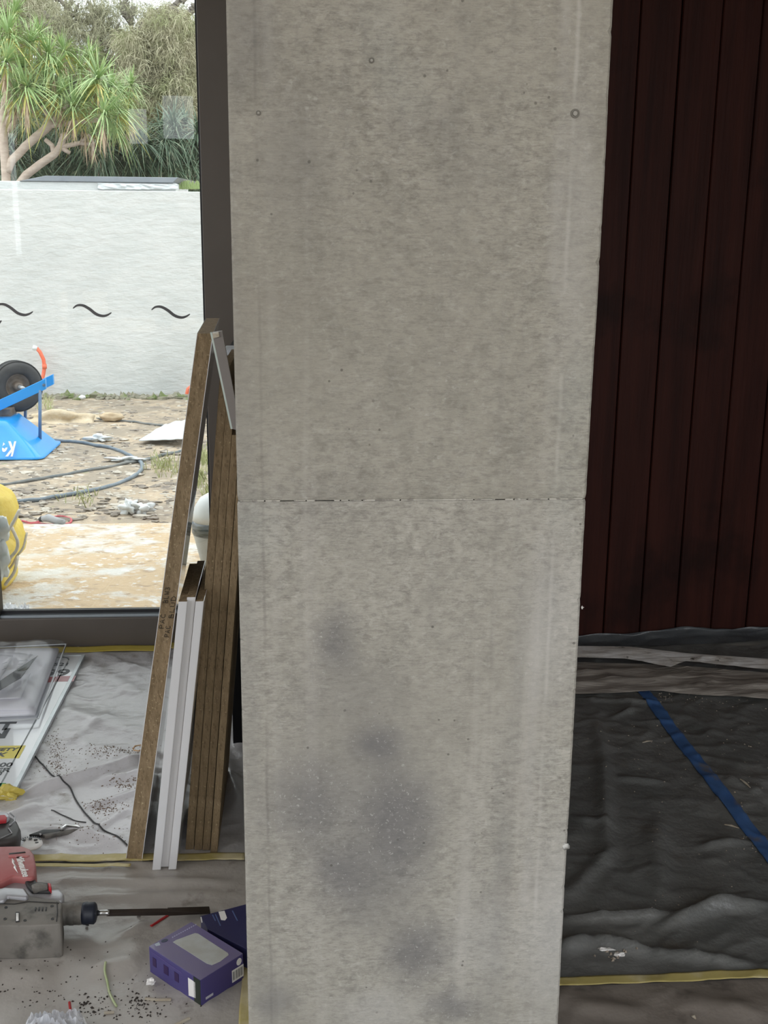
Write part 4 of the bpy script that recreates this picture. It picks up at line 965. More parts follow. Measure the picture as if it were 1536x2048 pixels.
# ================================================================== OUTSIDE
GZ = -.02
def gh(x, y):
    z = -.05 + .018 * noise.noise(Vector((x * 1.1, y * 1.1, 0))) + .010 * noise.noise(Vector((x * 4, y * 4, 3))) + .006 * noise.noise(Vector((x * 13, y * 13, 6)))
    return z
m_dirt = M('sandy_dirt', (.30, .255, .20), (.46, .37, .27), rough=.95, scale=2.6, contrast=(.42, .60), c3=(.20, .17, .145), scale3=5.5, contrast3=(.52, .68), bump=4, bscale=16)
m_slab = M('sandy_concrete_slab', (.62, .61, .58), (.55, .42, .275), rough=.9, scale=4.5, contrast=(.41, .53), stretch=(.8, 1.2, 1), bump=2.5, bscale=22, c3=(.68, .67, .65), scale3=11, contrast3=(.60, .66))
def add_detail(mt, col, sc, a, b_, st=(1, 1, 1)):
    N = mt.node_tree.nodes; L = mt.node_tree.links; b = N['Principled BSDF']; src = b.inputs['Base Color'].links[0].from_socket
    t = N.new('ShaderNodeTexCoord'); mp = N.new('ShaderNodeMapping'); mp.inputs['Scale'].default_value = st; L.new(t.outputs['Object'], mp.inputs[0])
    q = N.new('ShaderNodeTexNoise'); q.inputs['Scale'].default_value = sc; q.inputs['Detail'].default_value = 5; L.new(mp.outputs[0], q.inputs['Vector'])
    r = N.new('ShaderNodeMapRange'); r.inputs[1].default_value = a; r.inputs[2].default_value = b_; L.new(q.outputs['Fac'], r.inputs[0])
    mx = N.new('ShaderNodeMix'); mx.data_type = 'RGBA'; L.new(src, mx.inputs['A']); mx.inputs['B'].default_value = (*col, 1); L.new(r.outputs[0], mx.inputs['Factor'])
    L.new(mx.outputs['Result'], b.inputs['Base Color'])
add_detail(m_dirt, (.60, .55, .47), 22, .60, .68, (.6, 1.4, 1)); add_detail(m_dirt, (.13, .115, .10), 30, .62, .68, (.5, 1.5, 1)); add_detail(m_dirt, (.22, .25, .12), 9, .68, .76)
add_detail(m_slab, (.42, .32, .22), 20, .56, .68, (.8, 1.3, 1)); add_detail(m_slab, (.70, .69, .67), 34, .60, .68, (.8, 1.3, 1))
YWL = 10.36
slabY = fl(200, 1047, GZ).y
struct('ground', MB().grid(lambda u, v: (-9 + 16 * u, slabY - .1 + (YWL + .1 - slabY) * v, gh(-9 + 16 * u, slabY + (YWL - slabY) * v) - (.02 if v < .02 else 0)), 260, 110), m_dirt, smooth=True, fix=False)
struct('ground_far', MB().box(-60, 60, YWL + .2, 70, -.6, -.1).box(-60, -4.31, -60, 3.9, -.6, -.1).box(4.31, 60, -60, 3.9, -.6, -.1).box(-4.31, 4.31, -60, -1.41, -.6, -.11)
       .box(-60, -9, 3.9, YWL + .2, -.6, -.1).box(7, 60, 3.9, YWL + .2, -.6, -.1), m_dirt)
struct('bounce_slab', MB().box(-9, 9, -9, -1.42, -.1, -.04), m_slab)  # unseen pale slab added behind the camera to bounce light onto the pillar
struct('patio_slab', MB().grid(lambda u, v: (-9 + 16 * u, YW + .10 + (slabY - YW - .10) * v, GZ + .003 * noise.noise(Vector((u * 60, v * 8, 0)))), 160, 24)
       .box(-9, 7, slabY - .01, slabY, -.1, GZ), m_slab, smooth=False, fix=False)
zw = aY(200, 381, YWL).z
struct('boundary_wall', MB().box(-14, 8, YWL, YWL + .2, -.2, zw), m_render, bevel=.006)
# moss/soil roughness along the foot of the wall
rs = random.Random(21)
mb = MB()
for i in range(420):
    x = rs.uniform(-4.6, -.2); p = (x, YWL - abs(rs.gauss(.02, .05)) - .085, -.045); mb.blob(p, rs.uniform(.02, .06), rs.uniform(.015, .04), rs.uniform(.012, .05), .5, i, 1)
tag(obj('soil_edge', mb, M('mossy_soil', (.20, .20, .15), (.34, .31, .25), rough=.95, scale=20, c3=(.16, .20, .08), scale3=8, contrast3=(.5, .6)), fix=False), 'mossy soil crumbs along the foot of the white wall', 'soil', kind='stuff')
# stones and litter on the dirt
mb = MB()
for i in range(900):
    px, py = rs.uniform(0, 420), 800 + 245 * rs.random() ** .8; p = fl(px, py, -.045); r = rs.uniform(.006, .02) * (1 if rs.random() < .9 else 1.8)
    mb.blob((p.x, p.y, gh(p.x, p.y)), r * rs.uniform(1, 2.2), r, r * .5, .5, i, 1)
tag(obj('gravel', mb, M('gravel', (.50, .46, .40), (.24, .21, .18), rough=.9, scale=5, contrast=(.45, .5)), fix=False), 'loose stones and clods scattered on the dirt courtyard', 'gravel', kind='stuff')

# ledge behind the wall with dark capping
YL = 11.6; x0 = -9; x1 = aY(352, 370, YL).x; za = aY(200, 364, YL).z
lg = thing('roof_ledge', 'low white parapet with dark grey capping just behind the courtyard wall', 'ledge', ((x0 + x1) / 2, YL, -.1))
obj('parapet', MB().box(x0, x1, YL, YL + 1.2, -.1, za), m_render, lg, bevel=.01)
zc = aY(200, 353, YL).z; xc0 = aY(40, 360, YL).x; xc1 = aY(357, 355, YL).x
obj('capping', MB().hexa([(xc0, YL - .02, za), (x1 - .03, YL - .02, za), (xc1, YL + 1.1, za), (xc0 - .3, YL + 1.1, za)],
                       [(xc0 + .25, YL - .02, zc), (xc1, YL - .02, zc), (xc1 + .1, YL + 1.1, zc), (xc0 - .1, YL + 1.1, zc)]), m_darkcap, lg, bevel=.004)
def fnc(u, v):
    p = aY(196 + 160 * u, 379 - 13 * v * (1 - .25 * u), YL - .012); return (p.x, YL - .012 - .05 * abs(noise.noise(Vector((u * 9 + v * 1.2, v * 1.5, 3)))), p.z)
o = obj('cloth', MB().grid(fnc, 60, 8), m_whitep, lg, smooth=True, solid=.003, fix=False); lab(o, 'wrinkled white cloth over the front')

# ---- wheelbarrow, turned upside down
m_blue = M('bright_blue_steel', (.004, .27, .72), (.006, .30, .78), rough=.32, scale=3, coat=.4)
m_blue2 = M('dull_blue_tube', (.10, .17, .29), (.16, .24, .36), rough=.45, scale=12)
m_tyre = M('black_tyre', (.030, .031, .034), (.055, .055, .058), rough=.75, scale=12)
m_hub = M('rusty_hub', (.13, .10, .08), (.24, .20, .17), rough=.6, metal=.4, scale=18)
gz = -.045
BR_ = fl(97, 907, gz); Yb = BR_.y
wb = thing('wheelbarrow', 'bright blue wheelbarrow turned upside down in the courtyard', 'wheelbarrow', (BR_.x - .40, Yb + .1, gz))
ztop = aY(24, 832, Yb + .12).z
xt = aY(36, 832, Yb + .12).x
cxb = BR_.x - .42
yf = fl(40, 920, gz).y
def ring(x0, x1, y0, y1, z, r, n=6):
    out = []
    for (cx_, cy_, a0) in ((x1 - r, y1 - r, 0), (x0 + r, y1 - r, 90), (x0 + r, y0 + r, 180), (x1 - r, y0 + r, 270)):
        for k in range(n + 1):
            a = math.radians(a0 + 90 * k / n); out.append(Vector((cx_ + r * math.cos(a), cy_ + r * math.sin(a), z)))
    return out
rings = [ring(BR_.x - .92, BR_.x + .012, yf - .012, yf + .62, gz + .004, .07), ring(BR_.x - .92, BR_.x + .012, yf - .012, yf + .62, gz + .018, .07), ring(BR_.x - .90, BR_.x - .008, yf, yf + .60, gz + .018, .06),
         ring(BR_.x - .72, xt + .01, yf + .09, yf + .52, ztop - .03, .06), ring(BR_.x - .70, xt - .02, yf + .11, yf + .50, ztop, .05)]
n = len(rings[0]); mb = MB(); mb.add([p for r in rings for p in r], [(i * n + j, i * n + (j + 1) % n, (i + 1) * n + (j + 1) % n, (i + 1) * n + j) for i in range(len(rings) - 1) for j in range(n)] + [tuple((len(rings) - 1) * n + j for j in range(n))])
obj('tray', mb, m_blue, wb, smooth=True)
# script lettering, upside down with the tray
qa = aY(31, 884, yf + .03); qb = aY(28, 914, yf + .005)
dy = (qb - qa); slp = Vector((0, .09, ztop - gz - .03)).normalized()
text('lettering', 'Ke', .135, aY(33, 884, yf + .022), (-1, 0, 0), -slp, m_wht, wb, shear=.35, ext=.0008, bold=.005, wide=.55)
# wheel
wc = aY(33, 772, Yb + .28); Rw = (aY(33, 722, Yb + .28) - wc).length
wa = Vector((.55, -.83, .0)).normalized()
wh = obj('tyre', MB(), m_tyre, wb) if False else None
prof = [(Rw * .50, -.035), (Rw * .62, -.052), (Rw * .82, -.056), (Rw * .95, -.044), (Rw, -.018), (Rw * 1.005, 0), (Rw, .018), (Rw * .95, .044), (Rw * .82, .056), (Rw * .62, .052), (Rw * .50, .035)]
def ringlathe(mb, prof, o, ax, n):
    k = len(mb.v); mb.lathe(prof, o, ax, n); mb.f = mb.f[:-2]; m_ = len(prof); return mb
mb = ringlathe(MB(), prof + [(Rw * .46, 0), (Rw * .50, -.035)], wc, wa, 40)
wh = obj('tyre', mb, m_tyre, wb, smooth=True)
mb = MB()
for s_ in (-.03, 0, .03):
    mb = ringlathe(mb, [(Rw * .985, s_ - .006), (Rw * 1.02, s_ - .005), (Rw * 1.02, s_ + .005), (Rw * .985, s_ + .006)], wc, wa, 40)
obj('tread_rib', mb, m_tyre, wh, smooth=False)
hb = obj('rim', MB().lathe([(Rw * .52, -.03), (Rw * .50, .03), (Rw * .44, .02), (Rw * .30, .0), (Rw * .18, .01), (Rw * .16, .06), (Rw * .1, .062)], wc, wa, 28), m_hub, wb, smooth=True)
ae = aY(56, 776, Yb + .14)
obj('axle', MB().tube([wc - wa * .08, wc + wa * .05, wc + wa * .14], [.014, .014, .012], 12), M('pale_axle', (.42, .44, .46), rough=.4, metal=.5), wb, smooth=True)
# blue frame bar
p0, p1 = aY(-60, 838, Yb + .02), aY(91, 768, Yb + .12); d_ = (p1 - p0); th_ = Vector((0, 0, .072))
obj('frame_bar', MB().obox(p0 - th_ / 2, d_, Vector((.0, .035, 0)), th_), m_blue, wb, bevel=.003)
o2 = Vector((0, .24, .0))
obj('frame_bar', MB().obox(p0 - th_ / 2 + o2, d_, Vector((.0, .035, 0)), th_), m_blue, wb, bevel=.003)
obj('bolt', MB().lathe([(.011, 0), (.011, .008), (.004, .010)], aY(88, 770, Yb + .11), (0, -1, 0), 8), M('bolt', (.1, .16, .25), rough=.4, metal=.5), wb)
for (xa, ya, xb, yb_, dY) in ((80, 780, 80, 884, .12), (51, 805, 50, 868, .36)):
    a = aY(xa, ya, Yb + dY); b = aY(xb, yb_, Yb + dY); b.z = max(b.z, gz)
    obj('leg', MB().tube([a, b], .0115, 10), m_blue2, wb, smooth=True)
pp = aY(4, 836, Yb + .1); obj('bracket', MB().box(pp.x - .1, pp.x + .06, Yb + .1, Yb + .26, ztop - .01, ztop + .05), m_hub, wb, bevel=.006)

# ---- hoses
m_hose = M('blue_grey_hose', (.13, .17, .21), (.19, .23, .27), rough=.4, scale=20)
m_hose2 = M('black_grey_hose', (.10, .12, .13), (.2, .2, .19), rough=.5, scale=14)
def ghose(pts, r, mat, label, z=-.04, n=90, name='hose', cat='hose', lift=0.0):
    P = [fl(x, y, z) for x, y in pts]; out = []
    for i in range(n + 1):
        t = i / n * (len(P) - 1); k = min(int(t), len(P) - 2); q = t - k; A_, B_, C_, D_ = P[max(k - 1, 0)], P[k], P[k + 1], P[min(k + 2, len(P) - 1)]
        p = .5 * ((2 * B_) + (C_ - A_) * q + (2 * A_ - 5 * B_ + 4 * C_ - D_) * q * q + (3 * B_ - A_ - 3 * C_ + D_) * q ** 3)
        base_ = gh(p.x, p.y) if p.y > slabY else GZ
        out.append(Vector((p.x, p.y, base_ + r * .8 + lift)))
    return tag(obj(name, MB().tube(out, r, 8), mat, smooth=True), label, cat)
ghose([(60, 878), (100, 880), (170, 886), (225, 897), (262, 911), (283, 927), (279, 944), (250, 961), (190, 977), (110, 992), (36, 1001), (-30, 1008)], .0125, m_hose, 'blue-grey hose curving in a big loop over the dirt')
ghose([(-30, 968), (40, 961), (120, 948), (200, 935), (260, 925), (300, 916), (346, 906), (385, 896)], .0120, m_hose2, 'dark dusty hose crossing under the blue-grey loop', lift=-.003)
ghose([(190, 836), (240, 840), (290, 846), (335, 852)], .009, m_hose2, 'thin dark pipe lying behind the white sheet', n=30, cat='pipe', name='pipe')
q = fl(222, 842, gh(-1, 8)); tag(obj('cut_log', MB().blob((q.x, q.y, q.z + .03), .085, .04, .035, .3, 3, 3), M('tan_foam', (.50, .38, .25), (.6, .5, .36), rough=.9, scale=12), smooth=True), 'tan lump wrapped round the thin dark pipe', 'lump')
q = fl(125, 838, -.04); tag(obj('sand_heap', MB().blob((q.x, q.y, q.z - .02), .26, .16, .085, .35, 14, 4), M('pale_sand', (.52, .42, .29), (.62, .53, .40), rough=.95, scale=14, bump=2, bscale=40), smooth=True), 'low heap of pale sand right of the wheelbarrow', 'sand')
q = fl(165, 799, -.04); tag(obj('white_stone', MB().blob((q.x, q.y, q.z + .02), .028, .02, .018, .3, 31, 2), m_whitep, smooth=True), 'small round white stone near the foot of the wall', 'stone')
q = fl(198, 880, -.04); tag(obj('white_scrap', MB().blob((q.x, q.y, q.z + .015), .075, .045, .022, .6, 33, 3), m_whitep, smooth=True), 'flat white crumpled scrap inside the hose loop', 'scrap')
q = fl(262, 1026, -.04)
tag(obj('crumpled_bag', MB().blob((q.x - .01, q.y, q.z + .03), .045, .03, .035, .8, 35, 3).blob((q.x + .055, q.y, q.z + .025), .05, .03, .026, .8, 36, 3), m_whitep, smooth=True), 'crumpled white plastic bag on the dirt near the slab', 'bag')
q = fl(250, 922, -.04); tag(obj('white_scrap', MB().blob((q.x, q.y, q.z + .012), .09, .03, .012, .9, 38, 3), m_whitep, smooth=True), 'torn bluish-white scrap at the crossing of the hoses', 'scrap')
# white sheet lying on the dirt
P = [fl(278, 884, -.03), fl(375, 892, -.03), fl(385, 850, -.03), fl(330, 852, -.03)]
def fns(u, v):
    p = (P[0] * (1 - u) + P[1] * u) * (1 - v) + (P[3] * (1 - u) + P[2] * u) * v; return (p.x, p.y, -.018 + .04 * u + .01 * noise.noise(Vector((u * 4, v * 4, 1))))
tag(obj('white_board_sheet', MB().grid(fns, 16, 12), m_whitep, smooth=True, solid=.008), 'white sheet of board lying on the dirt beside the tall panel', 'board')
# grass tuft clumps, by the tall panel
rs = random.Random(5); mb = MB()
for (cx_, cy_, n_, sx_) in [(330, 935, 120, 18), (395, 960, 160, 10), (408, 920, 120, 8), (415, 1000, 80, 6), (95, 812, 60, 8), (170, 1000, 30, 20)]:
    for i in range(n_):
        p = fl(rs.gauss(cx_, sx_), rs.gauss(cy_, 9), -.045); h_ = rs.uniform(.03, .09); a = rs.uniform(0, 6.28); w_ = .004
        t = Vector((rs.uniform(-.4, .4) * h_, rs.uniform(-.4, .4) * h_, h_)); s_ = Vector((math.cos(a), math.sin(a), 0)) * w_
        mb.add([p - s_, p + s_, p + t * .6 + s_ * .7, p + t * .6 - s_ * .7, p + t * 1.0 + Vector((t.x, t.y, 0)) * .4], [(0, 1, 2, 3), (3, 2, 4)])
tag(obj('weeds', mb, M('pale_grass', (.34, .38, .17), (.46, .45, .26), rough=.8, scale=9), fix=False), 'sparse pale green weeds on the dirt near the tall panel', 'grass', kind='stuff')
# orange pipe ends at the wall
m_or = M('orange_conduit', (.78, .15, .075), (.82, .22, .13), rough=.5, scale=12)
P = [aY(x, y, YWL - .10) for x, y in [(72, 695), (80, 704), (87, 719), (89, 733), (87, 748), (82, 768), (78, 800)]]
oc = thing('conduit', 'curved orange conduit rising in front of the wall behind the wheel', 'pipe', P[-1])
obj('pipe', MB().tube(P, .017, 10), m_or, oc, smooth=True)
o = obj('cap', MB().tube([aY(66, 695, YWL - .1), aY(75, 697, YWL - .10)], [.024, .02], 10), m_whitep, oc, smooth=True); lab(o, 'white end cap')
for pz in (3,): obj('coupling', MB().tube([P[pz] + Vector((0, 0, .02)), P[pz] - Vector((0, 0, .02))], .021, 10), m_or, oc, smooth=True)
P = [aY(x, y, YWL - .10) for x, y in [(384, 772), (376, 778), (373, 790), (375, 802), (382, 810)]]
tag(obj('conduit', MB().tube(P, .017, 10), m_or, smooth=True), 'orange conduit loop showing beside the tall panel', 'pipe')
# red hose with grey handle
m_redh = M('red_hose', (.50, .07, .09), rough=.45)
ghose([(50, 1046), (75, 1044), (110, 1047), (138, 1044), (142, 1036), (130, 1030), (104, 1032), (80, 1040), (60, 1043), (44, 1040)], .0060, m_redh, 'red thin hose looped round a grey handle at the slab edge', z=-.03, cat='hose')
a, b = fl(84, 1038, -.01), fl(128, 1044, -.01)
hd = thing('tool_handle', 'grey plastic tool handle lying at the edge of the slab', 'handle', a)
obj('grip', MB().tube([a, a.lerp(b, .3) + Vector((0, 0, .01)), a.lerp(b, .7), b], [.014, .020, .018, .014], 12), M('grey_grip', (.36, .37, .39), rough=.5), hd, smooth=True)
obj('grip_end', MB().tube([a + Vector((-.016, 0, -.005)), a], [.008, .017], 10), m_blk, hd, smooth=True)
# crumpled clear wrap just outside the sill
P = [fl(4, 1236, -.01), fl(60, 1236, -.01), fl(58, 1214, -.01), fl(4, 1212, -.01)]
def fnw(u, v):
    p = (P[0] * (1 - u) + P[1] * u) * (1 - v) + (P[3] * (1 - u) + P[2] * u) * v; return (p.x, max(p.y, YW + .11), GZ + .006 + .022 * (1 - abs(noise.noise(Vector((u * 6, v * 4, 9)))) * 2) ** 2)
tag(obj('plastic_wrap', MB().grid(fnw, 24, 12), film('milky_wrap', fac=.75), smooth=False, fix=False), 'crumpled clear wrap on the slab just outside the window corner', 'wrap')

# ---- yellow sacks with white rope
m_yel = M('yellow_sack', (.66, .48, .05), (.76, .60, .11), rough=.6, scale=7, bump=3, bscale=7, c3=(.62, .42, .05), scale3=3, contrast3=(.5, .7))
m_rope = M('dirty_white_rope', (.62, .58, .50), (.48, .43, .36), rough=.9, scale=40)
Ys = fl(20, 1180, GZ).y + .06
def sack(px0, py0, px1, py1, dY, label, tilt=0, seed=0, loc=None):
    a = aY(px0, py0, Ys + dY); b = aY(px1, py1, Ys + dY); cx_, cz_ = (a.x + b.x) / 2, (a.z + b.z) / 2; rx, rz = abs(b.x - a.x) / 2, abs(a.z - b.z) / 2
    o = thing('sack', label, 'sack', (cx_, Ys + dY, cz_ - rz), 'yellow sacks outside the window')
    bm = bmesh.new(); bmesh.ops.create_icosphere(bm, subdivisions=4, radius=1); vs = []
    for v in bm.verts:
        c = v.co; x_ = math.copysign(abs(c.x) ** .62, c.x); y_ = math.copysign(abs(c.y) ** .7, c.y); z_ = math.copysign(abs(c.z) ** .8, c.z)
        k = 1 + .05 * noise.noise(c * 2.2 + Vector((seed, 0, 0))) + .025 * (1 - abs(noise.noise(Vector((c.x * 3, c.y * 3, c.z * 9 + seed)))) * 2) ** 2
        px_, pz_ = x_ * rx * k, z_ * rz * k; ct, s_t = math.cos(tilt), math.sin(tilt)
        vs.append((cx_ + px_ * ct - pz_ * s_t, Ys + dY + y_ * .17 * k, cz_ + px_ * s_t + pz_ * ct))
    fs = [tuple(q.index for q in f.verts) for f in bm.faces]; bm.free(); mb = MB(); mb.add(vs, fs)
    obj('body', mb, m_yel, o, smooth=True)
    return o, cx_, cz_, rx, rz
s1 = sack(-130, 974, 34, 1078, .0, 'topmost yellow sack of the pile at the left edge', .05, 1)
s2 = sack(-140, 1032, 48, 1125, .10, 'yellow sack showing on the right side of the pile, second from the top', -.05, 5)
s3 = sack(-150, 1066, 32, 1150, -.02, 'yellow sack below the topmost one, tied with rope', .12, 9)
s4 = sack(-150, 1118, 30, 1188, .03, 'lowest yellow sack of the pile, standing on the slab', .10, 12)
s4[0].location.z += .0
def rope(parent, pts, dY, r=.008):
    P = [aY(x, y, Ys + dY) for x, y in pts]; out = []
    for i in range(len(P) - 1):
        for q in (0, .25, .5, .75):
            A_, B_, C_, D_ = P[max(i - 1, 0)], P[i], P[i + 1], P[min(i + 2, len(P) - 1)]
            out.append(.5 * ((2 * B_) + (C_ - A_) * q + (2 * A_ - 5 * B_ + 4 * C_ - D_) * q * q + (3 * B_ - A_ - 3 * C_ + D_) * q ** 3))
    out.append(P[-1]); n_ = len(out) - 1
    out = [p + Vector((0, .05 * abs(2 * k / n_ - 1) ** 2, 0)) for k, p in enumerate(out)]
    obj('rope', MB().tube(out, r * .85, 8), m_rope, parent[0], smooth=True)
rope(s1, [(33, 1026), (26, 1044), (16, 1062), (4, 1078), (-12, 1092)], -.17)
rope(s3, [(18, 1062), (28, 1072), (35, 1084), (33, 1100), (20, 1116), (8, 1130)], -.175)
rope(s3, [(-8, 1096), (4, 1100), (12, 1116), (10, 1134), (2, 1150)], -.19, .009)
rope(s2, [(48, 1072), (45, 1096), (34, 1112), (24, 1130), (8, 1150)], -.06, .006)
rope(s4, [(30, 1120), (28, 1144), (14, 1164), (5, 1176)], -.15, .008)
tag(obj('white_bundle', MB().blob(aY(-8, 1058, Ys - .22), .045, .05, .06, .3, 3, 3).blob(aY(-6, 1120, Ys - .22), .045, .05, .09, .3, 6, 3), M('white_cloth', (.62, .65, .64), (.5, .53, .52), rough=.8, scale=12), smooth=True), 'dusty white cloth bundle in front of the yellow sacks', 'bundle')

# ---- bucket with a white bag dome, seen between the panels
Yk = fl(405, 1130, GZ).y; bc = aY(432, 1125, Yk); bk_ = thing('bucket', 'pale bucket with a white domed bag on top, seen between the leaning panels', 'bucket', (bc.x, Yk, GZ))
zm = aY(405, 1066, Yk).z; zd = aY(405, 1040, Yk).z; zt_ = aY(415, 985, Yk).z
rb = (aY(432, 1060, Yk).x - aY(387, 1060, Yk).x)
obj('pail', MB().lathe([(rb * .62, 0), (rb * .66, .01), (rb * .93, zm - GZ - .02), (rb * 1.0, zm - GZ), (rb, zm - GZ + .01)], (bc.x, Yk, GZ), (0, 0, 1), 32), M('grey_translucent_pail', (.40, .43, .45), (.5, .53, .54), rough=.4, scale=8), bk_, smooth=True)
obj('dark_band', MB().lathe([(rb * 1.0, 0), (rb * 1.04, .01), (rb * 1.02, zd - zm - .01), (rb * .97, zd - zm)], (bc.x, Yk, zm), (0, 0, 1), 32), M('dark_wrapped_film', (.03, .045, .05), (.2, .22, .23), rough=.25, scale=10, stretch=(1, 1, 8)), bk_, smooth=True)
hd_ = zt_ - zd
obj('bag_dome', MB().lathe([(rb * .97, 0), (rb * .95, hd_ * .25), (rb * .84, hd_ * .55), (rb * .62, hd_ * .82), (rb * .3, hd_ * .97), (.001, hd_ * 1.0)], (bc.x, Yk, zd), (0, 0, 1), 32), m_whitep, bk_, smooth=True)

# ================================================================== plants beyond the wall
rng = np.random.default_rng(3)
def blades(mb_v, mb_f, c, L, w, dirs, droop, segs=4):
    """arching tapered leaves from c along each of dirs, folded a little along the midrib"""
    for d_, l_, dr in zip(dirs, L, droop):
        d_ = Vector(d_).normalized(); side = d_.cross(Vector((0, 0, 1)))
        if side.length < .05: side = Vector((1, 0, 0))
        side.normalize(); k = len(mb_v)
        for s in range(segs + 1):
            t = s / segs; p = Vector(c) + d_ * l_ * t + Vector((0, 0, -dr * l_ * t * t)); ww = w * (1 - t ** 2.2) * (.55 + 1.2 * t if t < .35 else 1) + .0008
            mb_v += [tuple(p + side * ww * .5), tuple(p - side * ww * .5)]
        for s in range(segs): mb_f.append((k + 2 * s, k + 2 * s + 1, k + 2 * s + 3, k + 2 * s + 2))
def leafmat(name, c, c2, c3):
    mt = M(name, c, c2, rough=.5, scale=5, c3=c3, scale3=9, contrast3=(.52, .66)); b = mt.node_tree.nodes['Principled BSDF']
    return mt
m_lf = leafmat('pandanus_leaf', (.24, .36, .13), (.38, .50, .25), (.58, .60, .27))
m_lfy = leafmat('yellowing_leaf', (.46, .46, .12), (.55, .48, .16), (.40, .30, .14))
m_lfb = leafmat('dead_leaf', (.38, .27, .17), (.46, .36, .26), (.28, .18, .11))
m_dk = leafmat('dark_strap_leaf', (.07, .12, .075), (.13, .19, .12), (.26, .28, .19))
m_bark = M('pinkish_bark', (.42, .33, .27), (.54, .44, .37), rough=.85, scale=9, stretch=(1, 1, 3), bump=2, bscale=18)
m_bark2 = M('grey_bark', (.22, .18, .145), (.32, .27, .22), rough=.9, scale=9)
def mesh_of(v, f, name):
    me = bpy.data.meshes.new(name); me.from_pydata(v, [], f); return me
def rosette_mesh(n, L0_, L1_, w, up_lo, up_hi, dr0, dr1, seed, name):
    r = random.Random(seed); v = []; f = []; dirs = []; Ls = []; dr = []
    for i in range(n):
        a = r.uniform(0, 6.283); t = i / n; el = up_lo + (up_hi - up_lo) * (1 - t) + r.uniform(-.12, .12)
        dirs.append((math.cos(a) * math.cos(el), math.sin(a) * math.cos(el), math.sin(el))); Ls.append(r.uniform(L0_, L1_)); dr.append(r.uniform(dr0, dr1) * (.4 + t))
    blades(v, f, (0, 0, 0), Ls, w, dirs, dr, 5)
    return mesh_of(v, f, name)
green = [rosette_mesh(92, .28, .52, .0185, -.35, 1.35, .10, .95, s, 'leaf_rosette') for s in (1, 2, 3)]
yell = [rosette_mesh(16, .26, .42, .022, -.9, -.1, .3, .9, s, 'lower_leaves') for s in (11, 12)]
dead = [rosette_mesh(16, .16, .34, .022, -1.5, -.8, .1, .4, s, 'dead_skirt') for s in (21, 22)]
for me in green: me.materials.append(m_lf)
for me in yell: me.materials.append(m_lfy)
for me in dead: me.materials.append(m_lfb)
YPn = 13.0
pan = thing('pandanus_tree', 'pandanus tree with spiky green leaf heads and pinkish forked branches behind the wall', 'tree', aY(12, 352, YPn))
pan.location.z = -.1
def putm(me, name, parent, loc, s=1.0, rz=0, tilt=(0, 0)):
    o = bpy.data.objects.new(name, me); COL.objects.link(o); o.parent = parent; o.location = Vector(loc) - origin_of(parent); o.scale = (s, s, s); o.rotation_euler = (tilt[0], tilt[1], rz); return o
heads = [(18, 62, 1.05, 0), (60, 78, .9, .3), (12, 118, 1.0, -.2), (45, 128, .9, .1), (98, 104, .95, .25), (130, 96, .8, .6), (54, 168, 1.05, -.2), (92, 150, .85, .5), (118, 182, .95, .1), (146, 206, .95, -.1), (72, 205, .6, .2),
         (160, 130, .8, .7), (196, 152, 1.1, 0), (222, 168, .85, .6), (178, 176, .8, .5), (205, 222, 1.05, -.2), (236, 214, .9, .3), (248, 180, .7, .8), (262, 212, .7, .9), (226, 250, .9, .3), (165, 232, .7, .8), (-10, 90, 1, .4), (-20, 160, 1, .4), (28, 20, .8, .5), (180, 105, .75, .9), (262, 165, .75, .9), (80, 60, .8, .7), (110, 130, .75, .2), (170, 200, .8, .1), (30, 185, .8, -.1), (250, 238, .65, .6), (215, 195, .7, .2), (95, 190, .7, .3), (188, 255, .55, .3), (60, 225, .55, .6)]
rs = random.Random(9)
for i, (x_, y_, s_, dY) in enumerate(heads):
    p = aY(x_, y_ + 6, YPn + dY - .35); tl2 = (rs.uniform(-.45, .15), rs.uniform(-.35, .35)); rz = rs.uniform(0, 6)
    putm(green[i % 3], 'leaf_rosette', pan, p, s_ * .86, rz, tl2)
    if i % 4 != 3: putm(yell[i % 2], 'lower_leaves', pan, p - Vector((0, .03, .05)), s_ * .86, rz, tl2)
    if i % 3 != 1: putm(dead[i % 2], 'dead_skirt', pan, p - Vector((0, .05, .12)), s_ * .9, rz, (0, 0))
def branch(parent, px, rad, Y0, name='branch', mat=m_bark, dYs=None):
    P = [aY(x, y, Y0 + (dYs[i] if dYs else 0)) for i, (x, y) in enumerate(px)]; out = []; R = []
    for i in range(len(P) - 1):
        for t in (0, .5): out.append(P[i].lerp(P[i + 1], t) + Vector((0, 0, .012 * noise.noise(P[i] * 5 + Vector((t, 0, 0)))))); R.append(rad[0] + (rad[1] - rad[0]) * (i + t) / (len(P) - 1))
    out.append(P[-1]); R.append(rad[1]); obj(name, MB().tube(out, R, 10), mat, parent, smooth=True)
YB = YPn - .25
branch(pan, [(14, 420), (12, 352), (8, 290), (6, 240), (10, 200), (24, 165)], (.052, .036), YB, 'trunk')
branch(pan, [(10, 250), (30, 215), (55, 190)], (.035, .028), YB)
branch(pan, [(14, 262), (24, 246), (40, 222), (48, 196)], (.022, .016), YB)
branch(pan, [(14, 345), (22, 322), (50, 295), (75, 272), (96, 252), (104, 244)], (.045, .045), YB)
branch(pan, [(98, 250), (130, 248), (160, 243), (196, 240)], (.034, .024), YB)
branch(pan, [(104, 245), (95, 228), (84, 212)], (.032, .025), YB)
branch(pan, [(104, 245), (118, 228), (136, 208)], (.032, .025), YB)
branch(pan, [(92, 245), (98, 225), (116, 200)], (.02, .016), YB)
branch(pan, [(30, 380), (52, 350), (80, 328), (108, 308), (120, 294), (128, 272), (134, 270)], (.045, .036), YB)
branch(pan, [(108, 306), (104, 290), (90, 279)], (.03, .022), YB)
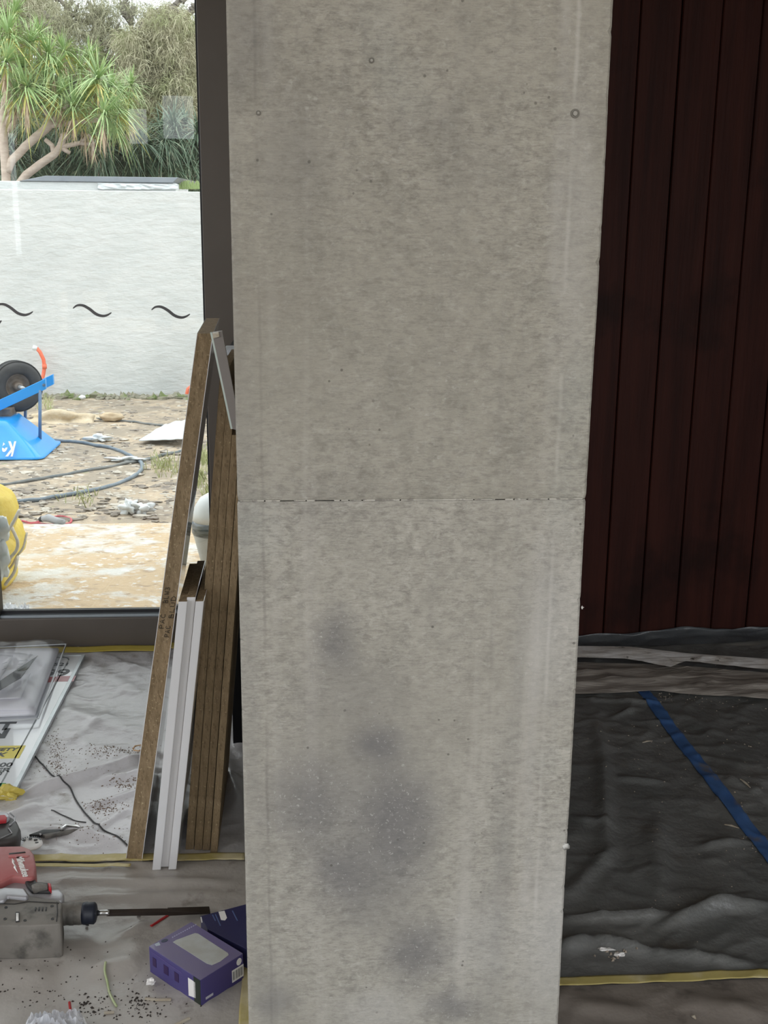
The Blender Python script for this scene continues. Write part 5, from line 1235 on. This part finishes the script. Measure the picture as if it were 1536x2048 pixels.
branch(pan, [(122, 294), (140, 290), (160, 285), (186, 290)], (.028, .02), YB)
branch(pan, [(125, 296), (140, 306)], (.026, .02), YB)
branch(pan, [(160, 286), (178, 270), (186, 285), (186, 318)], (.02, .014), YB)
putm(dead[0], 'dead_skirt', pan, aY(170, 262, YB), .8, 0, (0, 0)); putm(dead[1], 'dead_skirt', pan, aY(186, 300, YB), .55, 1, (0, 0))

# dark strap-leaved shrubs under and right of it: each a plant of stacked heads
darkm = [rosette_mesh(90, .30, .56, .020, -.3, 1.4, .4, 1.3, s, 'leaf_head') for s in (31, 32, 33)]
for me in darkm: me.materials.append(m_dk)
shr = [('far left, behind the pandanus trunks', [(-20, 260), (25, 300), (60, 245), (95, 280), (40, 335), (-10, 340), (80, 325), (65, 210), (130, 262), (110, 240)]),
       ('low in the middle, under the pandanus branches', [(130, 320), (165, 335), (200, 318), (150, 345), (215, 345), (185, 290), (100, 345), (140, 290), (165, 260), (60, 350)]),
       ('right of the pandanus, with drooping leaves', [(235, 300), (262, 275), (215, 275), (245, 335), (275, 320), (285, 290), (268, 345), (235, 262), (205, 300), (225, 240)]),
       ('in front of the pale tree trunk', [(300, 300), (320, 330), (330, 285), (300, 345), (345, 310), (350, 345), (320, 260), (345, 255)]),
       ('rightmost, next to the dark window frame', [(368, 290), (392, 300), (380, 330), (400, 345), (365, 350), (395, 265), (372, 248), (405, 320), (350, 270)])]
for i, (lb, pts) in enumerate(shr):
    Y0 = 14.2 + .15 * i; q = aY(*pts[0], Y0); s_ = thing('strap_leaf_shrub', 'dark green strap-leaved shrub behind the wall, ' + lb, 'shrub', (q.x, Y0, -.1), 'dark shrubs behind the wall')
    for j, (x_, y_) in enumerate(pts):
        p = aY(x_, y_, Y0 - .5 * (j % 3) / 2); putm(darkm[(i + j) % 3], 'leaf_head', s_, p, rs.uniform(.75, 1.05), rs.uniform(0, 6), (rs.uniform(-.5, .2), rs.uniform(-.4, .4)))
    q = aY(pts[0][0], 300, Y0); branch(s_, [(pts[0][0], 420), (pts[0][0] + 4, 300)], (.05, .03), Y0, 'stem', m_bark2)
tag(obj('grass_tuft', (lambda mb: [mb.tube([aY(x_, 378, 11.9), aY(x_ + rs.uniform(-6, 6), rs.uniform(360, 372), 11.9)], [.012, .003], 4) for x_ in [rs.uniform(358, 402) for _ in range(70)]] and mb)(MB()), M('bright_grass', (.30, .38, .16), rough=.7)), 'bright green grass tuft at the right end of the parapet', 'grass')

# casuarina-like trees: trunk, limbs, thousands of fine drooping needles
def needles(c, rad, n, ln, w, r, spread=.5):
    """one foliage mass: n thin drooping slivers in sprays around c"""
    k = max(1, n // 14); cc = r.normal(size=(k, 3)); cc /= np.linalg.norm(cc, axis=1)[:, None] + 1e-9
    cc = np.array(c) + cc * (r.random((k, 1)) ** .45) * np.array(rad)
    P = np.repeat(cc, 14, axis=0); m_ = len(P); P = P + r.normal(size=(m_, 3)) * ln * .25
    D = r.normal(size=(m_, 3)) * spread; D[:, 2] = -abs(D[:, 2]) * .3 + r.uniform(-1, .55, m_); D /= np.linalg.norm(D, axis=1)[:, None]
    S = np.cross(D, r.normal(size=(m_, 3))); S /= np.linalg.norm(S, axis=1)[:, None] + 1e-9
    Ln = ln * r.uniform(.5, 1.3, (m_, 1)); ww = w * r.uniform(.6, 1.3, (m_, 1))
    mid = P + D * Ln * .55 + np.array([0, 0, .02]) * Ln
    V = np.stack([P, mid + S * ww, P + D * Ln + np.array([0, 0, -.25]) * Ln, mid - S * ww], axis=1).reshape(-1, 3)
    return V
def foliage(name, masses, mat, parent, ln, w, seed, spread=.5):
    r = np.random.default_rng(seed); V = np.concatenate([needles(c, rad, n, ln, w, r, spread) for c, rad, n in masses]); off = np.array(origin_of(parent)); V = V - off
    nq = len(V) // 4; me = bpy.data.meshes.new(name); me.vertices.add(len(V)); me.vertices.foreach_set('co', V.astype(np.float32).ravel())
    me.loops.add(nq * 4); me.loops.foreach_set('vertex_index', np.arange(nq * 4, dtype=np.int32)); me.polygons.add(nq)
    me.polygons.foreach_set('loop_start', np.arange(0, nq * 4, 4, dtype=np.int32)); me.polygons.foreach_set('loop_total', np.full(nq, 4, dtype=np.int32)); me.update(); me.validate()
    me.materials.append(mat); o = bpy.data.objects.new(name, me); COL.objects.link(o); o.parent = parent; return o
m_ol = M('olive_needles', (.255, .27, .165), (.36, .35, .235), rough=.8, scale=1.6, c3=(.40, .37, .285), scale3=3, contrast3=(.45, .7))
m_tan = M('tan_needles', (.36, .345, .23), (.45, .42, .30), rough=.8, scale=2, c3=(.30, .32, .17), scale3=2.4, contrast3=(.5, .62))
m_tw = M('dark_twigs', (.13, .115, .10), (.2, .18, .155), rough=.9, scale=5)
def tree(label, Y0, trunk, r0_, limbs, masses, mat, seed, ln=.15, w=.0042, dens=2.4):
    q = aY(*trunk[0], Y0); t = thing('she_oak_tree', label, 'tree', (q.x, Y0, -.1), 'wispy trees beyond the wall')
    branch(t, trunk, (r0_, r0_ * .45), Y0, 'trunk', m_bark2)
    r = random.Random(seed)
    for L_ in limbs: branch(t, L_, (r0_ * .38, r0_ * .1), Y0, 'limb', m_tw)
    ms = []
    for (x_, y_, rx, ry, n_) in masses:
        c = aY(x_, y_, Y0); rr = abs(aY(x_ + rx, y_, Y0).x - c.x); rz = abs(aY(x_, y_ + ry, Y0).z - c.z); ms.append(((c.x, c.y, c.z), (rr, .8, rz), int(n_ * dens)))
    foliage('foliage', ms, mat, t, ln, w, seed); return t
def twigs(x, y, ang, ln, n, seed, depth=3):
    r = random.Random(seed); out = []
    def rec(x, y, a, l, d):
        pts = [(x, y)]
        for i in range(4): a += r.uniform(-.28, .28); x += math.cos(a) * l / 4; y -= math.sin(a) * l / 4; pts.append((x, y))
        out.append(pts)
        if d > 0:
            for k in range(n): rec(*pts[r.choice([2, 3, 4])], a + r.uniform(-.9, .9), l * .66, d - 1)
    rec(x, y, ang, ln, depth); return out
tree('wispy grey-olive tree at the upper left, behind the pandanus', 17.5, [(20, 380), (24, 200), (30, 60)], .10, twigs(26, 130, 1.5, 60, 3, 1, 2), [(15, 20, 60, 45, 2600), (70, 10, 45, 30, 2300), (40, 70, 70, 40, 2200), (-30, 60, 50, 70, 1200), (100, 55, 40, 35, 1300)], m_tan, 1)
tree('bare-twigged tree showing sky through its crown, in the middle', 16.5, [(200, 380), (205, 200), (196, 110)], .09, twigs(196, 140, 2.2, 62, 3, 4, 3) + twigs(205, 150, 1.3, 66, 3, 6, 3) + twigs(215, 130, .8, 55, 3, 8, 3) + twigs(150, 110, 2.0, 60, 3, 9, 3) + twigs(250, 110, 1.2, 60, 3, 10, 3) + twigs(120, 90, 1.2, 50, 3, 15, 3),
     [(190, 120, 80, 40, 2600), (150, 60, 50, 40, 800), (225, 70, 50, 45, 800), (215, 20, 60, 25, 350), (120, 100, 50, 30, 1200), (300, 60, 40, 50, 1400), (110, 40, 60, 50, 1300), (170, 30, 70, 50, 1500), (240, 30, 70, 45, 1500), (200, 80, 90, 50, 2300)], m_ol, 2, .13, .0036, 1.1)
tree('tall tan-green tree at the right, beside the window frame', 15.8, [(308, 380), (306, 260), (300, 180), (310, 90)], .115, twigs(306, 150, 1.9, 60, 3, 12, 2) + twigs(310, 110, 1.0, 60, 3, 13, 3),
     [(300, 130, 55, 45, 3200), (355, 110, 45, 50, 3400), (275, 175, 45, 40, 2600), (350, 180, 55, 40, 3600), (330, 60, 50, 45, 2000), (375, 60, 25, 30, 1100), (300, 215, 60, 30, 2200), (385, 200, 30, 50, 1800), (270, 90, 40, 35, 1400)], m_tan, 3, .15, .0042)
tree('slender tree trunk and foliage at the far right behind the shrubs', 18.5, [(384, 380), (388, 230), (384, 110)], .10, twigs(385, 160, 1.7, 60, 2, 22, 2), [(380, 150, 50, 60, 2600), (340, 230, 60, 45, 2600), (400, 240, 40, 60, 2000), (350, 30, 30, 28, 700)], m_ol, 4)
# dense back hedge
hg = thing('hedge', 'dense dark green hedge filling the gap behind the shrubs', 'hedge', (aY(200, 300, 19.5).x, 19.5, -.1))
obj('branches', MB().tube([(aY(-200, 300, 19.6).x, 19.7, .4), (aY(200, 300, 19.6).x, 19.7, .5), (aY(500, 300, 19.6).x, 19.7, .4)], .12, 8), m_bark2, hg)
ms = []
for x_ in range(-260, 520, 40):
    for y_, n_ in ((330, 2100), (270, 2100), (205, 1700), (160, 350)):
        c = aY(x_, y_, 19.5); ms.append(((c.x, c.y, c.z), (.28, .5, .42), n_))
foliage('foliage', ms, M('hedge_leaf', (.085, .12, .065), (.15, .18, .10), rough=.8, scale=1.5), hg, .22, .026, 77, .9)

print('TRIS', sum(len(p.vertices) - 2 for o in bpy.data.objects if o.type == 'MESH' for p in o.data.polygons))
